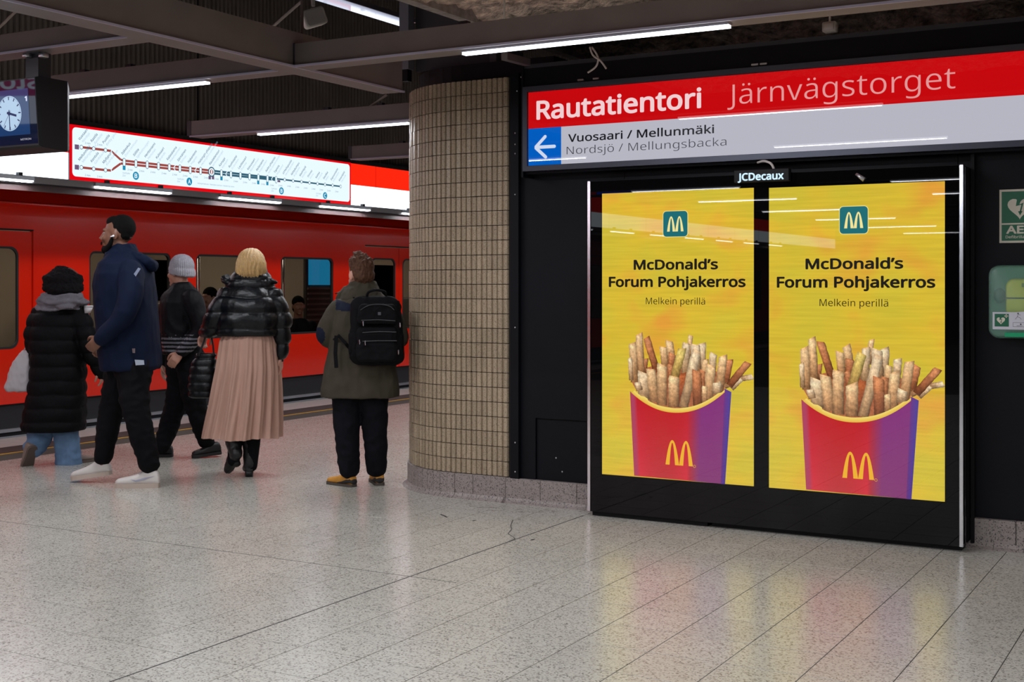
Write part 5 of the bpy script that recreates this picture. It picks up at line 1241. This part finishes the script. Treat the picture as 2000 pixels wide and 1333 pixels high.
# ---- tall man in the navy jacket walking to the left
f = Fig('person', 'tall bearded man in a navy jacket and white shoes walking left with an earbud in', 250, 8.9); P = f.P
Mh = headM(f, 229, 458, .0, 90, 0, 0, 1.06)
SK2 = skin('skin_brown', 112, 74, 56)
shN, shF = P(252, 528, -.17), P(247, 528, .20)
armN = [P(255, 540, -.19), P(238, 618, -.26), P(197, 662, -.24)]; armF = [P(244, 540, .2), P(240, 620, .26), P(212, 668, .26)]
hN, hF = P(252, 720, -.09), P(252, 720, .10)
lgN = [P(262, 730, -.09), P(268, 812, -.10), P(294, 918, -.05)]; lgF = [P(236, 730, .10), P(216, 812, .12), P(200, 905, .16)]
body(f, Mh, SK2, (hN, hF), (shN, shF), [dict(pts=armN, d=P(184, 674, -.23)-armN[2], pn=FWD+UP*.2, side=-1, curl=.55), dict(pts=armF, d=P(196, 690, .25)-armF[2], pn=-FWD, side=1, curl=.6)], [lgN, lgF])
eyes(Mh, f.root)
HK = cloth('hair_black', srgb(12, 10, 10), .8, bump=.6, bscale=500)
mb = MB(); mb.ell((0, -.034, .044), (.0795, .088, .087), Mh, 18, 12); mb.ell((0, -.050, .0), (.070, .052, .048), Mh); mb.ell((0, .014, .080), (.056, .058, .042), Mh)
bake('hair', mb, HK, f.root, .006, 2, lambda co, n: .0015*noise.noise(co*90))
mb = MB(); mb.ell((0, .050, -.098), (.046, .048, .036), Mh, 14, 10); mb.ell((0, .078, -.100), (.032, .026, .030), Mh)
for s in (-1, 1): mb.limb([Mh @ Vector((s*.066, .012, -.020)), Mh @ Vector((s*.058, .028, -.065)), Mh @ Vector((s*.034, .06, -.098))], [.010, .016, .022]); mb.limb([Mh @ Vector((s*.028, .094, -.066)), Mh @ Vector((s*.02, .098, -.056)), Mh @ Vector((0, .102, -.052))], [.007, .006, .005])
bake('beard', mb, HK, f.root, .0055, 1, lambda co, n: .0015*noise.noise(co*90))
MB().ell((-.088, -.002, -.014), (.006, .008, .008), Mh).tube([Mh @ Vector((-.089, .0, -.015)), Mh @ Vector((-.087, .017, -.019))], .0045, 8).build('earbud', mat('earbud_white', srgb(225, 225, 230), .3), f.root, True)
NAVY = cloth('navy_cloth', srgb(10, 20, 42), .75, vary=.1, vscale=14, bump=.25, bscale=350); NV2 = mat('reflective_trim', srgb(120, 128, 150), .5)
mb = MB()
torso(mb, f, [(722, 202, 307, .01, .235), (714, 200, 311, .01, .24), (680, 196, 309, .01, .235), (640, 193, 306, .01, .23), (600, 190, 303, .01, .235), (560, 188, 300, .01, .24), (535, 191, 296, .01, .245), (515, 199, 288, .01, .22), (502, 208, 280, .01, .16), (492, 214, 274, .01, .11)], 2.5)
mb.limb([P(256, 532, -.17), P(254, 575, -.25), P(240, 620, -.27), P(212, 648, -.255), P(199, 662, -.245)], [.088, .082, .070, .058, .05], 16, 5)
mb.limb([P(248, 532, .18), P(252, 580, .25), P(240, 625, .27), P(214, 662, .26)], [.088, .082, .068, .05], 16, 5)
bake('jacket', mb, NAVY, f.root, .008, 3, folds(.0075, 8, .6))
mb = MB(); torso(mb, f, [(520, 204, 284, .01, .16), (506, 203, 280, .01, .135), (494, 207, 272, .01, .11), (484, 218, 266, .01, .095), (477, 228, 262, .01, .085)], 2.2)
mb.limb([P(262, 500, -.07), P(284, 510, -.06), P(298, 520, .0), P(284, 510, .08), P(262, 500, .09)], [.03, .036, .04, .036, .03], 12, 5)
bake('hood', mb, NAVY, f.root, .007, 2, folds(.006, 18, 1))
# reflective flashes and labels on the jacket
def patch(name, pts, m, v, root):
    return MB().loft([[P(x, y, v-.004) for x, y in pts], [P(x, y, v+.006) for x, y in pts]]).build(name, m, root)
patch('reflective_flash', [(258, 540), (270, 523), (275, 525), (264, 542)], NV2, -.268, f.root)
patch('hem_label', [(263, 703), (281, 704), (282, 713), (265, 714)], mat('label_grey', srgb(150, 158, 172), .6), -.236, f.root); patch('seam_tab', [(258, 681), (264, 681), (264, 690), (259, 690)], mat('tab_brown', srgb(92, 76, 78), .6), -.238, f.root)
mb = MB(); mb.limb([P(262, 715, -.09), P(262, 770, -.10), P(272, 830, -.10), P(292, 905, -.05)], [.130, .105, .085, .072], 18, 6); mb.limb([P(254, 715, -.08), P(254, 715, .10)], [.12, .12]); mb.limb([P(240, 715, .09), P(226, 770, .11), P(212, 830, .13), P(202, 893, .16)], [.125, .098, .078, .062], 18, 6)
bake('trousers', mb, DK, f.root, .008, 3, folds(.008, 10, 1.3))
WSH = mat('shoe_white', srgb(200, 194, 190), .5, vary=.06); WSO = mat('sole_white', srgb(176, 160, 148), .6)
hN_ = P(312, 953, -.05); hN_.z = 0; tN = hN_-RIGHT*.305-FWD*.015
oN, *_ = shoe(f, hN_, tN, WSH, WSO, .105, 1.02, .032)
lc = MB()
for k in range(6):
    t = .36+k*.055; c = hN_+(tN-hN_)*t+UP*(.112-.010*k-.0); lc.tube([c+FWD*.024, c+UP*.008, c-FWD*.024-UP*.004], .0035, 6)
lc.tube([hN_+(tN-hN_)*.36-FWD*.02+UP*.12, hN_+(tN-hN_)*.42-FWD*.045+UP*.10], .0035, 6); tag(lc.build('laces', mat('lace_grey', srgb(150, 146, 150), .7), oN), kind='stuff')
dd = (tN-hN_).normalized(); SW = mat('side_flash', srgb(150, 150, 168), .5); sw = MB()
q = [hN_+dd*(.305*t)+UP*z-FWD*(w_+.001) for t, z, w_ in ((.10, .082, .034), (.30, .060, .037), (.50, .045, .041), (.62, .062, .040), (.50, .056, .041), (.30, .072, .036))]
sw.loft([q, [p-FWD*.002 for p in q]]); sw.build('side_flash', SW, oN)
hF_ = P(218, 928, .17); hF_.z = .055; tF = hF_-RIGHT*.29-UP*.052+FWD*.02; tF.z = .012
shoe(f, hF_, tF, WSH, WSO, .10, 1.0, .03)

# ---- woman in the long coat at the far left
f = Fig('person', 'woman seen from behind in a long black padded coat, grey scarf and wide blue jeans', 105, 9.95); P = f.P
Mh = headM(f, 122, 560, .03, 28, -6, 0, .98)
sl, sr = P(74, 625, .02), P(152, 625, .02)
armL = [P(76, 630, .02), P(68, 680, -.02), P(66, 690, .05)]; armR = [P(156, 630, .0), P(174, 680, -.02), P(194, 718, .04)]
lgL = [P(88, 800, .02), P(78, 845, .02), P(72, 862, .0)]; lgR = [P(122, 800, .04), P(128, 850, .04), P(134, 895, .08)]
body(f, Mh, skin('skin_beige', 190, 140, 120), (P(88, 780, .03), P(126, 780, .03)), (sl, sr), [dict(pts=armL, d=P(54, 705, .03)-armL[2], pn=RIGHT, side=1, curl=.9), dict(pts=armR, d=P(200, 738, .06)-armR[2], pn=-RIGHT, side=-1, curl=.5)], [lgL, lgR])
COAT = cloth('coat_black', srgb(8, 8, 11), .66, vary=.15, bump=.3, bscale=30, bdist=.015)
mb = MB(); torso(mb, f, [(841, 48, 162, .03, .215), (830, 45, 165, .03, .225), (780, 56, 166, .03, .21), (720, 62, 166, .03, .20), (670, 60, 166, .03, .20), (640, 62, 162, .03, .19), (615, 68, 158, .03, .165), (600, 80, 150, .035, .13), (590, 90, 142, .04, .10)], 2.4)
mb.limb([P(78, 617, .02), P(66, 655, -.02), P(70, 690, .0), P(68, 712, .05)], [.080, .076, .064, .050], 16, 5)
mb.limb([P(152, 615, .0), P(168, 655, -.03), P(182, 700, -.01), P(198, 730, .04)], [.085, .078, .062, .048], 16, 5)
bake('padded_coat', mb, COAT, f.root, .0085, 3, quilt(.105, .014, .03, .3, 10))
FUR = cloth('fur_black', srgb(24, 22, 24), .9, bump=.9, bscale=120)
mb = MB(); mb.ell((0, -.03, .02), (.158, .130, .122), Mh, 20, 12); mb.ell((0, .02, .070), (.125, .10, .088), Mh, 16, 10); mb.ell((0, -.06, -.05), (.135, .085, .07), Mh, 16, 10)
bake('fur_hood', mb, FUR, f.root, .007, 2, lambda co, n: .010*noise.noise(co*38)+.006*noise.noise(co*90)+.008*math.sin((co.z)*70))
mb = MB(); mb.limb([Mh @ Vector((.05, -.03, .12)), Mh @ Vector((.11, -.0, .07)), Mh @ Vector((.12, .02, -.02))], [.028, .030, .02]); bake('hair', mb, mat('hair_auburn', srgb(96, 62, 48), .6, vary=.3, vscale=50), f.root, .007, 1, lambda co, n: .005*noise.noise(co*60))
SCF = cloth('scarf_grey', srgb(116, 112, 120), .95, vary=.12, vscale=25, bump=.6, bscale=120)
mb = MB(); torso(mb, f, [(606, 74, 168, .03, .155), (594, 72, 172, .03, .165), (584, 78, 168, .035, .16), (574, 86, 158, .04, .13)], 2.2); mb.limb([P(82, 582, -.08), P(120, 594, -.15), P(160, 588, -.08)], [.03, .036, .03], 14, 5)
bake('scarf', mb, SCF, f.root, .007, 2, lambda co, n: .010*math.sin(co.z*110+noise.noise(co*6)*5)+.006*noise.noise(co*20))
JN = cloth('jeans_blue', srgb(98, 124, 156), .85, vary=.14, vscale=18, bump=.3, bscale=300)
mb = MB(); mb.limb([P(88, 810, .02), P(80, 845, .03), P(74, 862, .0), P(66, 874, -.03)], [.11, .095, .090, .080], 18, 6)
rg = [sect(P(x, y, v), RIGHT, FWD, r, r*.9, 18) for x, y, v, r in ((126, 810, .04, .10), (129, 850, .04, .092), (133, 885, .05, .094), (134, 909, .06, .098))]; rg.reverse(); mb.loft(rg)
bake('jeans', mb, JN, f.root, .008, 3, folds(.008, 11, 1.1))
SHD = mat('shoe_taupe', srgb(120, 104, 96), .7, vary=.15); SOD = mat('sole_dark', srgb(88, 74, 66), .8)
h_ = P(132, 920, .02); h_.z = 0; shoe(f, h_, h_+(FWD*.75+RIGHT*.45).normalized()*.25, SHD, SOD, .07, .95, .022)
h_ = P(66, 874, -.13); t_ = P(50, 926, -.04); shoe(f, h_, t_, SHD, SOD, .08, 1.0, .022)
# what she carries
bg = thing('carrier_bag', 'white carrier bag hanging from the hand of the woman in the long coat', 'bag', P(38, 760, .0))
mb = MB(); rg = []
for y, xl, xr, hd_ in ((765, 14, 60, .05), (758, 10, 61, .06), (730, 17, 62, .06), (705, 28, 63, .05), (690, 38, 63, .03), (684, 46, 62, .012)): rg.append(sect(P((xl+xr)/2, y, .0), RIGHT, FWD, (xr-xl)/2/F*9.95, hd_, 20, 3))
rg.reverse(); mb.loft(rg); bake('bag_body', mb, mat('bag_white', srgb(176, 170, 174), .55), bg, .006, 2, folds(.005, 18, .7))
mb = MB().tube([P(46, 690, .0), P(54, 672, .03), P(61, 690, .0)], .006, 8, 3).build('handle', bpy.data.materials['bag_white'], bg, True)
patch('print_blue', [(46, 690), (58, 688), (58, 694), (47, 697)], mat('print_blue', srgb(62, 58, 130), .6), .025, bg)
cp = thing('paper_cup', 'white paper cup held up beside the grey scarf', 'cup', P(172, 613, .0))
MB().loft([sect(P(170, 612, -.02), RIGHT, FWD, .024, .024, 16, 2), sect(P(173, 600, -.02), RIGHT, FWD, .034, .034, 16, 2)]).build('cup_body', mat('cup_white', srgb(200, 196, 200), .5), cp, True)
MB().loft([sect(P(173, 600, -.02), RIGHT, FWD, .036, .036, 16, 2), sect(P(173.4, 597, -.02), RIGHT, FWD, .035, .035, 16, 2)]).build('cup_lid', mat('cup_lid', srgb(214, 210, 212), .4), cp, True)

# ---- person in the grey beanie
f = Fig('person', 'person in a pale grey beanie and black jacket striding left behind the others', 355, 10.35); P = f.P
Mh = headM(f, 350, 532, .0, 66, -2, 0, .98)
sN, sF = P(362, 580, -.14), P(342, 580, .18)
armN = [P(372, 590, -.17), P(384, 640, -.16), P(352, 690, -.22)]; armF = [P(334, 590, .18), P(322, 650, .2), P(318, 712, .16)]
lgN = [P(372, 730, -.06), P(388, 800, -.02), P(406, 872, .06)]; lgF = [P(352, 730, .08), P(334, 810, .08), P(311, 880, -.04)]
body(f, Mh, skin('skin_tan', 168, 120, 100), (P(370, 715, -.06), P(352, 715, .08)), (sN, sF), [dict(pts=armN, d=P(344, 700, -.24)-armN[2], pn=FWD, side=-1, curl=.7), dict(pts=armF, d=P(318, 736, .15)-armF[2], pn=RIGHT, side=1, curl=.5)], [lgN, lgF])
eyes(Mh, f.root)
BN = cloth('beanie_grey', srgb(158, 156, 164), .95, vary=.1, vscale=40, bump=.7, bscale=160)
mb = MB(); mb.ell((0, -.03, .050), (.092, .108, .100), Mh, 20, 12); mb.loft([[Mh @ Vector((rx*math.cos(2*PI*i/24), -.03+ry*math.sin(2*PI*i/24), z-.02*math.sin(2*PI*i/24)*-1)) for i in range(24)] for z, rx, ry in ((-.03, .088, .10), (-.02, .096, .112), (.02, .098, .114), (.035, .092, .108))])
bake('beanie', mb, BN, f.root, .006, 2, lambda co, n: .0022*math.sin(math.atan2((co-Mh.translation).dot(FWD), (co-Mh.translation).dot(RIGHT))*46)+.002*noise.noise(co*30))
JK = cloth('jacket_black', srgb(13, 13, 17), .6, vary=.15, bump=.3, bscale=40); JH = mat('jacket_sheen', srgb(92, 92, 100), .35)
mb = MB(); torso(mb, f, [(692, 322, 390, .02, .19), (670, 318, 394, .02, .20), (630, 316, 396, .02, .21), (590, 318, 394, .02, .22), (572, 326, 386, .02, .19), (560, 334, 376, .02, .13), (552, 340, 370, .02, .09)], 2.4)
mb.limb([P(374, 585, -.14), P(390, 625, -.16), P(384, 655, -.17), P(356, 686, -.21)], [.082, .075, .066, .05], 14, 5); mb.limb([P(334, 585, .16), P(322, 645, .2), P(318, 708, .17)], [.082, .07, .05], 14, 5)
z0_ = P(0, 668, 0).z; z1_ = P(0, 690, 0).z
bake('jacket', mb, [JK, JH], f.root, .008, 3, folds(.008, 10, .7), lambda c: 1 if (abs(math.sin(c.z*95)) > .72 and P(0, 688, 0).z < c.z < P(0, 652, 0).z and (c-O).dot(FWD) < 10.35) else 0)  # pale bands near the hem paint the jacket's sheen as colour
mb = MB(); mb.limb([P(372, 700, -.05), P(376, 760, -.05), P(388, 815, -.02), P(404, 862, .06)], [.12, .10, .082, .066], 16, 6); mb.limb([P(370, 705, -.04), P(354, 705, .06)], [.12, .12]); mb.limb([P(352, 700, .06), P(350, 760, .08), P(336, 815, .07), P(316, 870, -.04)], [.12, .10, .082, .066], 16, 6)
bake('trousers', mb, DK, f.root, .008, 3, folds(.008, 11, 1.3))
BSH = mat('shoe_black', srgb(24, 22, 24), .5); BSO = mat('sole_black', srgb(30, 28, 30), .6)
h_ = P(429, 886, .06); h_.z = .035; t_ = h_-RIGHT*.19+FWD*.2; t_.z = 0.002; h_ = P(408, 892, .02); h_.z = .0; t_ = h_+RIGHT*-.05+FWD*.27
h_ = P(432, 880, .10); h_.z = .02; t_ = P(391, 888, .02); t_.z = .0; t_ = h_+(t_-h_).normalized()*.24; t_.z = .002
shoe(f, h_, t_, BSH, BSO, .09, 1.0, .025)
h_ = P(330, 900, -.05); h_.z = .0; t_ = h_-RIGHT*.16-FWD*.2; shoe(f, h_+FWD*.12, h_+FWD*.12-RIGHT*.24, BSH, BSO, .085, 1.0, .025)

# ---- passengers inside the train, seen dimly through the windows
def passenger(label, px, py, v, hair, coat, ang=150):
    p = on_X(px, py, TRAIN_X-v); D = (p-O).dot(FWD); global f, P
    f = Fig('person', label, px, D, None); P = f.P; f.root.location.z = .05
    Mh = headM(f, px, py, 0, ang)
    k = F/D
    base = P(px, py+.62*k, 0)
    sl, sr = P(px-.17*k, py+.26*k, 0), P(px+.17*k, py+.26*k, 0)
    body(f, Mh, skin('skin_passenger', 150, 108, 92), (P(px-.08*k, py+.74*k, 0), P(px+.08*k, py+.74*k, 0)), (sl, sr), [dict(pts=[sl, P(px-.21*k, py+.55*k, -.02), P(px-.08*k, py+.62*k, -.22)], d=-FWD, pn=Vector((0, 0, -1)), side=1), dict(pts=[sr, P(px+.21*k, py+.55*k, -.02), P(px+.08*k, py+.62*k, -.22)], d=-FWD, pn=Vector((0, 0, -1)), side=-1)], [[P(px+s*.09*k, py+.76*k, 0), P(px+s*.10*k, py+.72*k, -.42), P(px+s*.10*k, py+1.12*k, -.40)] for s in (-1, 1)])
    mb = MB(); mb.ell((0, -.025, .045), (.085, .10, .09), Mh); mb.ell((0, -.05, -.02), (.078, .06, .08), Mh); bake('hair', mb, hair, f.root, .008, 1)
    mb = MB(); rg = [sect(P(px, py+y*k, 0), RIGHT, FWD, w_, d_) for y, w_, d_ in ((.80, .20, .15), (.6, .19, .14), (.34, .21, .13), (.24, .17, .11), (.16, .08, .08))]; mb.loft(rg)
    for s, a in ((-1, sl), (1, sr)): mb.limb([a, P(px+s*.21*k, py+.55*k, -.02), P(px+s*.10*k, py+.62*k, -.2)], [.07, .06, .05])
    bake('coat', mb, coat, f.root, .01, 2, folds(.006, 10))
    mb = MB()
    for s in (-1, 1): mb.limb([P(px+s*.09*k, py+.78*k, 0), P(px+s*.10*k, py+.72*k, -.42), P(px+s*.10*k, py+1.12*k, -.40)], [.10, .075, .055])
    bake('trousers', mb, DK, f.root, .01, 2)
passenger('dark haired passenger seated in the train, seen between the beanie wearer and the blonde woman', 408, 583, .45, HK, mat('coat_plum', srgb(70, 46, 50), .8))
passenger('dark dressed passenger seated in the train, seen through the window below the blue screen', 583, 598, .55, HK, JK, 200)
